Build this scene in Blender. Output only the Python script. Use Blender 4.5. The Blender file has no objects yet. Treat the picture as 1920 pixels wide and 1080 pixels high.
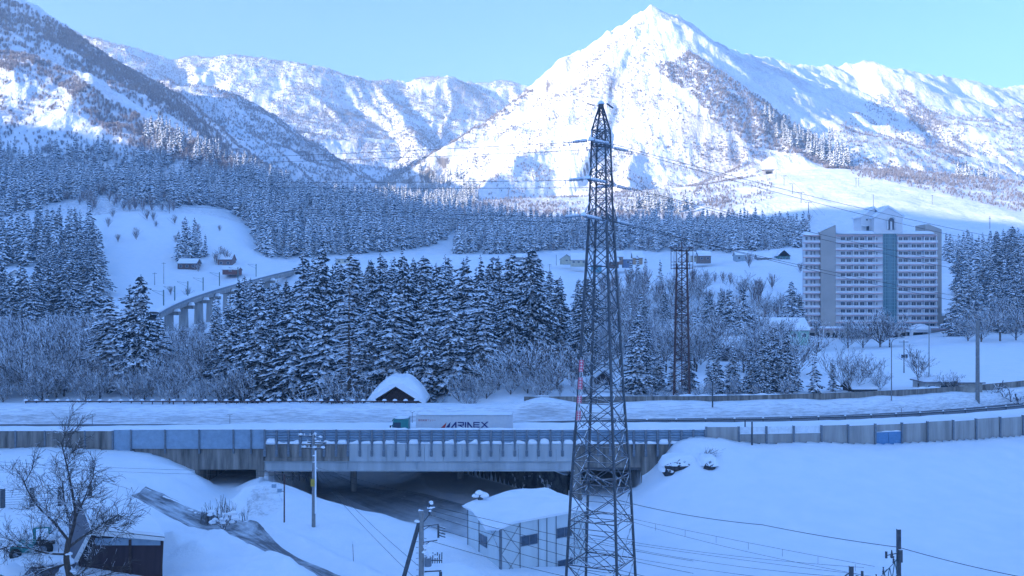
import bpy, math, random
import numpy as np
from mathutils import Vector, Matrix
from math import radians as R, sin, cos, pi, tan, sqrt
SC = bpy.context.scene
COL = SC.collection
F = 1867.0                       # focal length in pixels of a 1920 px wide picture
# ------------------------------------------------------------------ camera, sky, sun, exposure
cam_d = bpy.data.cameras.new('camera'); cam = bpy.data.objects.new('camera', cam_d); COL.objects.link(cam)
cam.location = (0, 0, 0); cam.rotation_euler = (R(90), 0, 0)
cam_d.sensor_width = 36; cam_d.lens = 36*F/1920; cam_d.clip_start = 0.5; cam_d.clip_end = 20000
SC.camera = cam
SUN_EL = 13.0; SUN_AZ = 243.0     # compass: 0 = straight ahead (+Y), clockwise; the sun stands behind on the left
se, sa = R(SUN_EL), R(SUN_AZ)
SUN = Vector((sin(sa)*cos(se), cos(sa)*cos(se), sin(se)))
w = bpy.data.worlds.new('World'); SC.world = w; w.use_nodes = True
nt = w.node_tree; nt.nodes.clear()
sky = nt.nodes.new('ShaderNodeTexSky'); sky.sky_type = 'NISHITA'; sky.sun_disc = False
sky.sun_elevation = se; sky.sun_rotation = sa; sky.altitude = 700; sky.air_density = 1.0; sky.dust_density = 0.0; sky.ozone_density = 3.5
tint = nt.nodes.new('ShaderNodeMix'); tint.data_type = 'RGBA'; tint.blend_type = 'MULTIPLY'; tint.inputs[0].default_value = 1.0
tint.inputs[7].default_value = (0.60, 0.785, 1.03, 1)      # the photograph's cold white balance
wc = nt.nodes.new('ShaderNodeTexCoord'); ws_ = nt.nodes.new('ShaderNodeSeparateXYZ'); wr = nt.nodes.new('ShaderNodeValToRGB')   # winter haze near the horizon is less green
nt.links.new(wc.outputs['Generated'], ws_.inputs[0]); nt.links.new(ws_.outputs[2], wr.inputs[0])
wr.color_ramp.elements[0].position = .30; wr.color_ramp.elements[0].color = (.45, .60, 1.0, 1); wr.color_ramp.elements[1].position = .6; wr.color_ramp.elements[1].color = (.525, .805, 1.08, 1)
nt.links.new(wr.outputs[0], tint.inputs[7])
bg = nt.nodes.new('ShaderNodeBackground'); bg.inputs[1].default_value = 0.15
wo = nt.nodes.new('ShaderNodeOutputWorld')
nt.links.new(sky.outputs[0], tint.inputs[6]); nt.links.new(tint.outputs[2], bg.inputs[0]); nt.links.new(bg.outputs[0], wo.inputs[0])
sd = bpy.data.lights.new('sun', 'SUN'); sd.energy = 4.6; sd.angle = R(0.5); sd.color = (1.0, 0.88, 0.74)
so = bpy.data.objects.new('sun', sd); COL.objects.link(so); so.rotation_euler = SUN.to_track_quat('Z', 'Y').to_euler()
SC.view_settings.view_transform = 'Standard'; SC.view_settings.look = 'None'
SC.view_settings.exposure = 1.68; SC.view_settings.gamma = 1.0
SC.render.engine = 'CYCLES'
SC.cycles.max_bounces = 6; SC.cycles.diffuse_bounces = 3; SC.cycles.volume_bounces = 1
rnd = random.Random(7)

# ------------------------------------------------------------------ materials
def nmat(name):
    m = bpy.data.materials.new(name); m.use_nodes = True
    t = m.node_tree; b = t.nodes['Principled BSDF']
    return m, t, b
def N(t, typ, **kw):
    n = t.nodes.new(typ)
    for k, v in kw.items(): setattr(n, k, v)
    return n
def noise(t, scale, detail=4, rough=.55, coord='Object', vec=None):
    n = N(t, 'ShaderNodeTexNoise'); n.inputs['Scale'].default_value = scale; n.inputs['Detail'].default_value = detail; n.inputs['Roughness'].default_value = rough
    if vec is None:
        tc = N(t, 'ShaderNodeTexCoord'); vec = tc.outputs[coord]
    t.links.new(vec, n.inputs['Vector']); return n.outputs[0]
def ramp(t, fac, a, b, ca=(0,0,0,1), cb=(1,1,1,1)):
    r = N(t, 'ShaderNodeValToRGB'); r.color_ramp.elements[0].position = a; r.color_ramp.elements[1].position = b
    r.color_ramp.elements[0].color = ca; r.color_ramp.elements[1].color = cb
    t.links.new(fac, r.inputs[0]); return r.outputs[0]
def mixc(t, fac, a, b):
    m = N(t, 'ShaderNodeMix', data_type='RGBA')
    for s, v in ((0, fac), (6, a), (7, b)):
        if isinstance(v, (tuple, list)): m.inputs[s].default_value = tuple(v) + ((1,) if len(v) == 3 else ())
        elif isinstance(v, float): m.inputs[s].default_value = v
        else: t.links.new(v, m.inputs[s])
    return m.outputs[2]
def bump(t, b, h, strength, dist):
    n = N(t, 'ShaderNodeBump'); n.inputs['Strength'].default_value = strength; n.inputs['Distance'].default_value = dist
    t.links.new(h, n.inputs['Height']); t.links.new(n.outputs[0], b.inputs['Normal'])
def vmath(t, op, a, b=None):
    n = N(t, 'ShaderNodeMath', operation=op)
    for i, v in enumerate((a, b)):
        if v is None: continue
        if isinstance(v, (int, float)): n.inputs[i].default_value = v
        else: t.links.new(v, n.inputs[i])
    return n.outputs[0]
def upness(t):
    g = N(t, 'ShaderNodeNewGeometry'); s = N(t, 'ShaderNodeSeparateXYZ'); t.links.new(g.outputs['Normal'], s.inputs[0]); return s.outputs[2]
SNOWC = (0.84, 0.87, 0.90)
def mat_plain(name, col, rough=.7, metal=0, var=.15, scale=3.0, spec=.3, snow=None, streak=False):
    """painted or weathered surface with tonal variation; snow = threshold of the upward normal above which snow lies"""
    m, t, b = nmat(name)
    tc = N(t, 'ShaderNodeTexCoord'); vec = tc.outputs['Object']
    if streak:
        mp = N(t, 'ShaderNodeMapping'); mp.inputs['Scale'].default_value = (1, 1, .12); t.links.new(vec, mp.inputs[0]); vec2 = mp.outputs[0]
    else: vec2 = vec
    n = noise(t, scale, 6, .6, vec=vec2)
    c = mixc(t, ramp(t, n, .3, .7), tuple(x*(1-var*1.6) for x in col), tuple(min(1, x*(1+var)) for x in col))
    if snow is not None:
        n2 = noise(t, 2.3, 3, .6, vec=vec)
        f = vmath(t, 'ADD', upness(t), vmath(t, 'MULTIPLY', vmath(t, 'SUBTRACT', n2, .5), .9))
        f = ramp(t, f, snow, min(1, snow+.08)); c = mixc(t, f, c, SNOWC)
    t.links.new(c, b.inputs['Base Color'])
    b.inputs['Roughness'].default_value = rough; b.inputs['Metallic'].default_value = metal; b.inputs['Specular IOR Level'].default_value = spec
    return m
def mat_snow(name='snow', fine=1.0, dirty=0.0, scale=1.0):
    m, t, b = nmat(name)
    n = noise(t, .35*scale, 5, .6); n2 = noise(t, 3.0*scale, 5, .65)
    c = mixc(t, ramp(t, n, .3, .7), (.80, .845, .89), (.875, .89, .905))
    if dirty:
        tc = N(t, 'ShaderNodeTexCoord'); mp = N(t, 'ShaderNodeMapping'); mp.inputs['Scale'].default_value = (.25, .9, 3.2); t.links.new(tc.outputs['Object'], mp.inputs[0])
        n3 = noise(t, 2.2, 7, .7, vec=mp.outputs[0])
        fc = vmath(t, 'ADD', n3, vmath(t, 'MULTIPLY', vmath(t, 'SUBTRACT', upness(t), .72), .45)); c = mixc(t, ramp(t, fc, .34, .62), (.44, .455, .47), c)
    t.links.new(c, b.inputs['Base Color']); b.inputs['Roughness'].default_value = .75; b.inputs['Specular IOR Level'].default_value = .25
    h = vmath(t, 'ADD', n, vmath(t, 'MULTIPLY', n2, .25))
    n5 = noise(t, 9.0*scale, 3, .6); h = vmath(t, 'ADD', h, vmath(t, 'MULTIPLY', n5, .06))
    bump(t, b, h, .55*fine, .35)
    return m

# ------------------------------------------------------------------ mesh helpers
def link_mesh(name, V, Fc, mats, parent=None, smooth=False, midx=None):
    me = bpy.data.meshes.new(name)
    if isinstance(V, np.ndarray) and isinstance(Fc, np.ndarray):
        me.vertices.add(len(V)); me.vertices.foreach_set('co', V.astype(np.float32).ravel())
        k = Fc.shape[1]
        me.loops.add(Fc.size); me.loops.foreach_set('vertex_index', Fc.astype(np.int32).ravel())
        me.polygons.add(len(Fc)); me.polygons.foreach_set('loop_start', np.arange(0, Fc.size, k, dtype=np.int32))
        me.update(calc_edges=True)
    else:
        me.from_pydata([tuple(v) for v in V], [], Fc); me.update()
    for m in (mats if isinstance(mats, (list, tuple)) else [mats]): me.materials.append(m)
    if midx is not None: me.polygons.foreach_set('material_index', np.array(midx, dtype=np.int32))
    if smooth: me.polygons.foreach_set('use_smooth', np.ones(len(me.polygons), dtype=bool))
    me.update()
    o = bpy.data.objects.new(name, me); COL.objects.link(o)
    if parent is not None: o.parent = parent
    return o
class MB:
    """collects boxes, bars, tubes and sheets and links them as ONE mesh object"""
    def __init__(s): s.v = []; s.f = []; s.m = []
    def add(s, vs, fs, mi=0):
        o = len(s.v); s.v.extend(tuple(v) for v in vs); s.f.extend([tuple(i+o for i in f) for f in fs]); s.m.extend([mi]*len(fs)); return s
    def box(s, x0, x1, y0, y1, z0, z1, mi=0, M=None):
        vs = [Vector((x, y, z)) for z in (z0, z1) for y in (y0, y1) for x in (x0, x1)]
        if M is not None: vs = [M @ v for v in vs]
        return s.add(vs, [(0,2,3,1),(4,5,7,6),(0,1,5,4),(2,6,7,3),(0,4,6,2),(1,3,7,5)], mi)
    def bar(s, a, b, r, r2=None, n=4, mi=0, cap=True):
        a = Vector(a); b = Vector(b); d = b-a
        if d.length < 1e-6: return s
        if r2 is None: r2 = r
        d.normalize(); u = d.orthogonal().normalized() if abs(d.z) > .99 else d.cross(Vector((0,0,1))).normalized(); w_ = d.cross(u)
        vs = []
        for c, rr in ((a, r), (b, r2)):
            for k in range(n):
                t = 2*pi*(k+.5)/n; vs.append(c + u*cos(t)*rr + w_*sin(t)*rr)
        fs = [(k, (k+1) % n, n+(k+1) % n, n+k) for k in range(n)]
        if cap: fs += [tuple(range(n))[::-1], tuple(range(n, 2*n))]
        return s.add(vs, fs, mi)
    def path(s, pts, r, n=4, mi=0):
        for a, b in zip(pts[:-1], pts[1:]): s.bar(a, b, r, n=n, mi=mi, cap=False)
        return s
    def lathe(s, prof, n=12, c=(0,0,0), mi=0, M=None, sx=1, sy=1):
        vs = []; 
        for (r, z) in prof:
            for k in range(n):
                t = 2*pi*k/n; v = Vector((c[0]+r*cos(t)*sx, c[1]+r*sin(t)*sy, c[2]+z)); vs.append(M @ v if M is not None else v)
        fs = [(i*n+k, i*n+(k+1) % n, (i+1)*n+(k+1) % n, (i+1)*n+k) for i in range(len(prof)-1) for k in range(n)]
        fs += [tuple(range(n))[::-1], tuple((len(prof)-1)*n+k for k in range(n))]
        return s.add(vs, fs, mi)
    def prism(s, poly, y0, y1, mi=0, M=None):
        """polygon in xz extruded along y"""
        n = len(poly); vs = [Vector((x, y, z)) for y in (y0, y1) for (x, z) in poly]
        if M is not None: vs = [M @ v for v in vs]
        fs = [tuple(range(n)), tuple(range(n, 2*n))[::-1]] + [((k+1) % n, k, n+k, n+(k+1) % n) for k in range(n)]
        return s.add(vs, fs, mi)
    def loft(s, rows, mi=0, close=False):
        """rows of equally many points -> quads"""
        n = len(rows[0]); vs = [p for r in rows for p in r]
        fs = [(i*n+k, i*n+k+1, (i+1)*n+k+1, (i+1)*n+k) for i in range(len(rows)-1) for k in range(n-1)]
        if close: fs += [(i*n+n-1, i*n, (i+1)*n, (i+1)*n+n-1) for i in range(len(rows)-1)]
        return s.add(vs, fs, mi)
    def build(s, name, mats, parent=None, smooth=False):
        mats = mats if isinstance(mats, (list, tuple)) else [mats]
        return link_mesh(name, s.v, s.f, mats, parent, smooth, s.m if len(mats) > 1 else None)
def P(px, py, Y): return Vector(((px-960)/F*Y, Y, (540-py)/F*Y))
def tag(o, label=None, cat=None, group=None, kind=None):
    if label: o['label'] = label
    if cat: o['category'] = cat
    if group: o['group'] = group
    if kind: o['kind'] = kind
    return o
def thing(name, label, cat, loc=(0,0,0), rz=0, group=None):
    o = bpy.data.objects.new(name, None); COL.objects.link(o); o.empty_display_size = .5
    o.location = loc; o.rotation_euler = (0, 0, rz); return tag(o, label, cat, group)
def struct(name, mb, mats, smooth=False):
    o = mb.build(name, mats, None, smooth); o['kind'] = 'structure'; return o

# ------------------------------------------------------------------ noise
def _h(ix, iy, seed):
    h = (ix.astype(np.int64)*374761393 + iy.astype(np.int64)*668265263 + seed*1442695041) & 0xffffffff
    h = ((h ^ (h >> 13))*1274126177) & 0xffffffff; h = h ^ (h >> 16)
    return h
def gn(x, y, seed=0):
    x = np.asarray(x, float); y = np.asarray(y, float)
    ix = np.floor(x); iy = np.floor(y); fx = x-ix; fy = y-iy
    u = fx*fx*fx*(fx*(fx*6-15)+10); v = fy*fy*fy*(fy*(fy*6-15)+10)
    def g(dx, dy):
        a = _h(ix+dx, iy+dy, seed)*(2*pi/4294967296.0)
        return np.cos(a)*(fx-dx)+np.sin(a)*(fy-dy)
    return 1.5*((g(0,0)*(1-u)+g(1,0)*u)*(1-v)+(g(0,1)*(1-u)+g(1,1)*u)*v)
def fbm(x, y, oct=4, seed=0, ridged=False):
    s = 0; a = 1; tot = 0
    for i in range(oct):
        n = gn(x*2**i, y*2**i, seed+i*17)
        s = s + a*((1-2*np.abs(n)) if ridged else n); tot += a; a *= .5
    return s/tot
# ------------------------------------------------------------------ terrain
def Yb(X):                        # line of the expressway's near barrier
    return 118 + 0.0*X + np.maximum(0, np.asarray(X, float)-22)**2*0.0055
ctrl = []
def cp(px, Y, py=None, z=None): ctrl.append((px, math.log(Y), (540-py)/F*Y if z is None else z))
for px in (-500, 0, 500, 1000, 1500, 2000, 2400):
    cp(px, 25, z=-24); cp(px, 50, z=-23.5)
# left foreground
for a in ((-100,76,1085),(0,76,1080),(150,72,1100),(300,78,1075),(100,84,1000),(0,92,945),(100,92,940),(180,92,938),(100,100,900),(250,105,900),(250,94,938),(-200,100,900),(-200,117,850),
          (0,117,842),(200,117,846),(300,115,862),(360,116,885),(350,108,915),(430,117,914),(440,110,936),(450,103,962),(400,96,986),(340,94,984),(480,90,1016),(620,79,1081),
          (540,84,1050),(330,88,1004),(450,83,1032),(560,77.5,1070),(450,76,1075),(520,100,962),(490,113,906),(480,107,930),(490,117,893)): cp(a[0], a[1], a[2])
# middle foreground
for a in ((588,95,992),(560,115,921),(640,108,946),(720,103,963),(790,98,986),(700,95,1000),(700,84,1060),(800,86,1050),(880,90,1022),(950,82,1082)): cp(a[0], a[1], a[2])
for a in ((560,123,-27),(640,116,-27),(720,111,-27),(790,107,-27),(870,104,-27),(950,105,-27),(640,132,-27.3),(760,132,-27),(860,120,-27),(960,118,-26.5),(1060,112,-25),(600,150,-27.5),(760,150,-26.5),(500,152,-27),(860,155,-18),(960,152,-17),(520,166,-22),(620,166,-20),(720,164,-18.5),(440,172,-17.5),(600,176,-17.2),(720,176,-17),(880,170,-17),(400,158,-17),(300,152,-16.9),(200,152,-16.9),(980,130,-25.6),(1060,125,-24.8)): cp(a[0], a[1], z=a[2])
# right foreground
for a in ((1130,78,1112),(1150,110,950),(1120,117.5,935),(1190,117,915),(1240,117,870),(1260,117.7,836),(1300,112,868),(1400,118,830),(1400,108,895),(1400,98,962),(1200,98,1000),(1500,118.8,828),(1500,93,1000),(1600,122,822),(1700,124.5,815),
          (1700,110,905),(1700,93,1002),(1850,128,810),(1900,113,905),(1900,96,1000),(2100,135,800),(2100,100,980),(1300,84,1075),(1600,82,1085),(1900,80,1090)): cp(a[0], a[1], a[2])
# behind the expressway, the valley floor
for px in (-400, 0, 350, 700, 1050, 1400, 1750, 2100, 2400):
    if px > 850 or px < 100: cp(px, 152, 752 if px < 1500 else 735)
    cp(px, 188, z=-17); cp(px, 205, z=-17); cp(px, 250, z=-16.5)
for px in (-300, 0, 300, 600, 900, 1200): cp(px, 310, z=-15)
for a in ((1640,355,632),(1500,330,640),(1850,300,641),(2050,310,640),(1400,290,655),(1640,390,625),(1850,390,560),(1850,450,505),(2100,450,490),(1900,470,495)): cp(a[0], a[1], a[2])
for a in ((300,400,585),(500,390,590),(700,390,580),(900,390,575),(1100,390,560),(1300,390,552),(1450,390,575),(50,400,560),(-200,420,540),
          (50,450,505),(-200,470,490),(250,460,525),(330,490,508),(450,500,500),(600,500,500),(750,500,492),(900,510,488),(1100,520,505),(1300,520,500),(1450,500,490),(1300,450,520),(1100,450,530),(1000,600,478),(1300,600,478),(1500,560,470),
          (700,520,490),(820,600,470),(860,680,436),
          (200,560,430),(350,560,425),(450,560,440),(60,560,430),(200,620,385),(350,620,395),(60,640,380),(-200,640,380),(490,560,470),(600,560,478)): cp(a[0], a[1], a[2])
# lower slopes: foot of the peak, ski slope
for a in ((900,850,405),(1100,850,402),(1300,850,398),(1450,780,410),(1600,620,455),(1750,620,465),(1900,620,462),(2200,640,470),(1700,750,405),(1850,760,405),(1600,850,360),(1500,1000,318)): cp(a[0], a[1], a[2])
C = np.array(ctrl); cu = np.stack([(C[:,0]-960)/700.0, C[:,1]*1.5], 1)
def _tps(r2): return np.where(r2 > 0, .5*r2*np.log(np.maximum(r2, 1e-12)), 0)
n_ = len(C); K = _tps(((cu[:,None]-cu[None])**2).sum(-1)) + np.eye(n_)*2e-4
A_ = np.zeros((n_+3, n_+3)); A_[:n_,:n_] = K; A_[:n_,n_] = 1; A_[:n_,n_+1:] = cu; A_[n_:,:n_] = A_[:n_,n_:].T
W_ = np.linalg.solve(A_, np.concatenate([C[:,2], np.zeros(3)]))
def valley(X, Y):
    Yc = np.maximum(Y, 1.0); px = np.clip(960+F*X/np.maximum(Yc, .25*np.abs(X)+1), -500, 2400)
    r = np.where(Y > 0, Yc, 25)
    u = (px-960)/700.0; v = np.log(np.clip(r, 25, 1000))*1.5
    out = np.empty(X.shape)
    uf, vf, of = u.ravel(), v.ravel(), out.ravel()
    for i in range(0, len(uf), 40000):
        d = (uf[i:i+40000,None]-cu[None,:,0])**2+(vf[i:i+40000,None]-cu[None,:,1])**2
        of[i:i+40000] = _tps(d) @ W_[:n_] + W_[n_] + W_[n_+1]*uf[i:i+40000] + W_[n_+2]*vf[i:i+40000]
    return of.reshape(X.shape)
# mountain crests: (px, py, Y) points of the photograph at their distances; slope of the flanks; gully strength
RIDGES = [
 (.60, .22, [(-500,-330,1270),(-150,-130,1310),(22,2,1420),(128,60,1500),(175,92,1550),(233,134,1620),(328,184,1720),(365,217,1780),(438,283,1880),(480,322,1950)]),
 (.50, .10, [(-600,60,1000),(-200,85,1040),(0,99,1050),(60,108,1045),(140,143,1020),(200,190,990),(290,232,950),(400,285,880),(470,328,830),(520,352,790)]),
 (.55, .22, [(300,150,1750),(339,159,1720),(398,162,1740),(438,178,1790),(511,222,1900),(620,302,2050),(693,349,2150)]),
 (.55, .25, [(463,212,2150),(560,262,2250),(640,312,2330),(700,350,2400)]),
 (.55, .25, [(398,162,1740),(440,235,1600),(520,300,1500),(600,350,1400)]),
 (.52, .22, [(-300,-60,2700),(60,20,2700),(135,60,2600),(204,76,2550),(317,109,2600),(401,105,2650),(467,107,2650),(547,116,2650),(693,149,2750),(764,153,2850),(800,143,2850),(833,141,2850),(880,158,2950),(947,149,3000),(980,158,3000),(1005,175,3000),(1100,190,3100)]),
 (.60, .25, [(204,76,2550),(300,150,2450),(400,190,2400)]),
 (.60, .25, [(317,109,2600),(420,160,2600),(520,215,2600),(600,262,2600),(680,312,2550)]),
 (.60, .25, [(547,116,2650),(610,165,2650),(660,215,2650),(720,258,2600),(790,290,2550)]),
 (.60, .25, [(693,149,2750),(730,190,2550),(760,235,2350),(800,280,2100)]),
 (.62, .25, [(833,141,2850),(850,190,2650),(830,240,2450),(815,290,2200)]),
 (.62, .25, [(947,149,3000),(930,200,2800),(880,250,2500)]),
 (1.0, .16, [(1005,188,1900),(960,215,1850),(900,258,1750),(850,290,1620),(812,314,1500),(790,345,1350),(775,372,1200)]),
 (.85, .14, [(1215,14,1500),(1182,44,1530),(1130,82,1560),(1080,127,1600),(1040,158,1650),(1000,187,1720)]),
 (.67, .16, [(1215,14,1500),(1205,135,1390),(1192,245,1260),(1180,335,1110),(1168,385,980)]),
 (.67, .16, [(1215,14,1500),(1150,120,1420),(1090,200,1330),(1010,270,1230),(930,330,1120),(868,372,1010)]),
 (.67, .16, [(1215,14,1500),(1240,60,1470),(1262,100,1430),(1320,190,1330),(1370,270,1220),(1400,330,1100),(1410,375,980)]),
 (.78, .10, [(1215,14,1500),(1250,60,1490),(1285,98,1500),(1330,125,1535),(1372,152,1570),(1450,207,1640),(1530,265,1700),(1600,318,1750),(1650,352,1790)]),
 (.78, .16, [(1215,14,1500),(1250,26,1540),(1282,47,1600),(1300,60,1630)]),
 (.55, .22, [(1300,60,1630),(1342,88,1700),(1400,104,1780),(1480,122,1900),(1560,124,2000),(1600,118,2020),(1640,116,2000),(1690,130,2020),(1740,142,2080),(1800,150,2150),(1860,166,2250),(1920,161,2300),(2100,130,2500),(2500,100,2800)]),
 (.62, .25, [(1640,116,2000),(1680,165,1980),(1720,215,1980),(1780,265,1960),(1850,315,1930),(1930,362,1900)]),
 (.62, .25, [(1640,116,2000),(1655,180,1850),(1640,250,1650),(1660,310,1450)]),
 (.62, .25, [(1800,150,2150),(1860,200,2150),(1920,255,2130),(2000,320,2100)]),
 (.35, .06, [(500,352,800),(600,372,770),(700,390,750),(800,410,730),(850,428,700)]),
 (.30, .03, [(1500,288,1080),(1545,305,1040),(1600,330,980),(1700,366,900),(1850,400,800),(1930,425,740),(2100,440,700)]),
 (.30, .04, [(1400,335,1000),(1500,360,900),(1560,390,800)]),
]
def seg_ridge(X, Y, pts, slope, gul, seed):
    best = np.full(X.shape, -1e9); s0 = 0.0
    for a, b in zip(pts[:-1], pts[1:]):
        dx, dy, dz = b[0]-a[0], b[1]-a[1], b[2]-a[2]; L = math.hypot(dx, dy)
        tt = ((X-a[0])*dx+(Y-a[1])*dy)/(L*L); t = np.clip(tt, 0, 1)
        qx = X-(a[0]+t*dx); qy = Y-(a[1]+t*dy); d = np.sqrt(qx*qx+qy*qy)
        ok = d < 1500
        z = a[2]+t*dz-slope*d
        if gul:
            s = (s0+t*L); g = np.zeros(X.shape)
            if ok.any():
                so_ = s[ok]; do = d[ok]
                g[ok] = np.abs(gn(so_/95.0+do*.0012, do/900.0, seed))*1.5+.45*np.abs(gn(so_/38.0, do/400.0, seed+5))
                g[ok] = g[ok]*np.minimum(1, do/60)*np.minimum(do, 260)
            z = z-slope*gul*1.7*g
        best = np.maximum(best, np.where(ok, z, -1e9)); s0 += L
    return best
# ridge behind the camera and on the left: it stands in the low sun and throws the valley into shade
BACK = [((-1900,1300,420),(-1500,900,350),(-1340,640,358),(-1330,355,388),(-1290,200,385),(-1240,110,418),(-1200,35,448),(-1000,-400,430),(-900,-900,420))]
def H(X, Y, detail=True):
    X = np.asarray(X, float); Y = np.asarray(Y, float)
    z = valley(X, Y)
    r = np.hypot(X, Y)
    front = Y > 250
    wv = .5+.5*np.tanh((r-330)/60)
    z = z + wv*(fbm(X/60, Y/60, 4, 3)*2.2) + fbm(X/14, Y/14, 3, 9)*.30*np.clip((r-30)/60, 0, 1) + np.where(r < 170, fbm(X/3.4+Y*.05, Y/5.5, 3, 23), 0)*.10*np.clip((r-30)/30, 0, 1)*np.clip((170-r)/25, 0, 1)
    m = np.full(X.shape, -1e9)
    wx = X+fbm(X/160, Y/160, 3, 41)*26*front; wy = Y+fbm(X/160, Y/160, 3, 57)*26*front
    for i, (sl, gul, pts) in enumerate(RIDGES):
        PT = [P(*q) for q in pts]
        m = np.maximum(m, seg_ridge(wx, wy, PT, sl, gul, 100+i*7))
    for i, pts in enumerate(BACK):
        m = np.maximum(m, seg_ridge(X, Y, pts, .5, .1, 300+i))
    rough = (fbm(X/70, Y/70, 5, 77, True)*8+fbm(X/26, Y/60, 3, 91, True)*4)*np.clip((m-20)/120, 0, 1)
    ski = np.clip((X-190)/40, 0, 1)*np.clip((1075-Y)/40, 0, 1)*(Y > 300); rough = rough*(1-.9*ski)
    m = m+rough-4*np.clip((m-20)/120, 0, 1)
    k = 14.0; hh = np.clip(.5+.5*(m-z)/k, 0, 1)
    out = z*(1-hh)+m*hh+k*hh*(1-hh)*.5
    nr_ = (Y > 60) & (Y < 125) & (X > -60) & (X < 5)
    if nr_.any():
        xn, yn = X[nr_], Y[nr_]; add = np.zeros(xn.shape)
        LP = [((px-960)/F*yy, yy) for px, yy in ((272,97),(320,96),(375,95),(440,92.5),(500,88.2),(560,83.2),(625,78.5),(700,73))]; dm = np.full(xn.shape, 99.)
        for a, b in zip(LP[:-1], LP[1:]):
            dx, dy = b[0]-a[0], b[1]-a[1]; tt = np.clip(((xn-a[0])*dx+(yn-a[1])*dy)/(dx*dx+dy*dy), 0, 1); dm = np.minimum(dm, np.hypot(xn-a[0]-tt*dx, yn-a[1]-tt*dy))
        add += (.55+.3*fbm(xn/2.5, yn/2.5, 3, 4))*np.exp(-((dm-3.3)/.95)**2)-.15*np.exp(-(dm/2.0)**2)
        for px, yy, hh, rd in ((330,86,.8,2.0),(372,84,.5,1.6),(20,82,.8,3.2),(180,100,.6,4),(468,108,1.1,2.0),(505,105,.9,1.8),(352,112,.9,2.6),(300,106,.7,3),(560,100,.5,3),(640,94,.4,2.5),(700,90,.35,2),(410,88,.5,2.4),(520,78,.6,3),(90,97,.5,3)):
            add += hh*(1+.5*fbm(xn/2.0, yn/2.0, 3, 6))*np.exp(-(((xn-(px-960)/F*yy)/rd)**2+((yn-yy)/rd)**2))
        out[nr_] = out[nr_]+add
    # expressway terrace, and the cutting of the lower road that passes under the bridge
    yb = Yb(X)
    s = np.clip((Y-yb-.2)/.6, 0, 1)*np.clip((yb+27.5-Y)/1.5, 0, 1)
    span = np.clip((X+29.2)/.8, 0, 1)*np.clip((8.2-X)/.8, 0, 1)
    out = np.where((Y > 100) & (Y < 170) & (np.abs(X) < 400), out*(1-s*(1-span))+(-21.0)*s*(1-span), out)
    yw = np.interp(X, [-16.3,-6.0,-.14,6.7,8.2], [152,141,133,122,120]); ub = (X > -29) & (X < 8.2) & (Y > 114) & (Y < yw+.3); out = np.where(ub, np.minimum(out, -26.4-.0*X), out)
    cul = ((X > -37.4) & (X < -30.2) & (Y > 117.6) & (Y < 142.5)); out = np.where(cul, -23.6, out)
    cul = ((X > 8.2) & (X < 15.3) & (Y > 117.6) & (Y < 142.5)); out = np.where(cul, -24.8, out)
    return out
def h1(x, y): return float(H(np.array([x]), np.array([y]))[0])
thf = np.concatenate([np.linspace(-180, -36, 60), np.linspace(-35.5, -30, 14), np.linspace(-29.9, 29.9, 720), np.linspace(30, 35.5, 14), np.linspace(36, 180, 60)])
rr = [3.0]
while rr[-1] < 4300: rr.append(rr[-1]*(1.06 if rr[-1] < 60 else 1.0058 if rr[-1] < 160 else 1.0075))
rr = np.array(rr)
TH, RR = np.meshgrid(np.radians(thf), rr)
GX = np.sin(TH)*RR; GY = np.cos(TH)*RR; GZ = H(GX, GY)
def grid_mesh(name, i0, i1, mat):
    nc = GX.shape[1]; X_, Y_, Z_ = GX[i0:i1+1], GY[i0:i1+1], GZ[i0:i1+1]
    V = np.stack([X_.ravel(), Y_.ravel(), Z_.ravel()], 1); nr = X_.shape[0]
    a = (np.arange(nr-1)[:,None]*nc+np.arange(nc-1)[None]).ravel()
    Fq = np.stack([a, a+nc, a+nc+1, a+1], 1)
    Fq = Fq[:, ::-1]
    o = link_mesh(name, V, Fq, mat, smooth=True); o['kind'] = 'structure'; return o
M_GROUND = mat_snow('ground_snow', 1.0)
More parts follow.
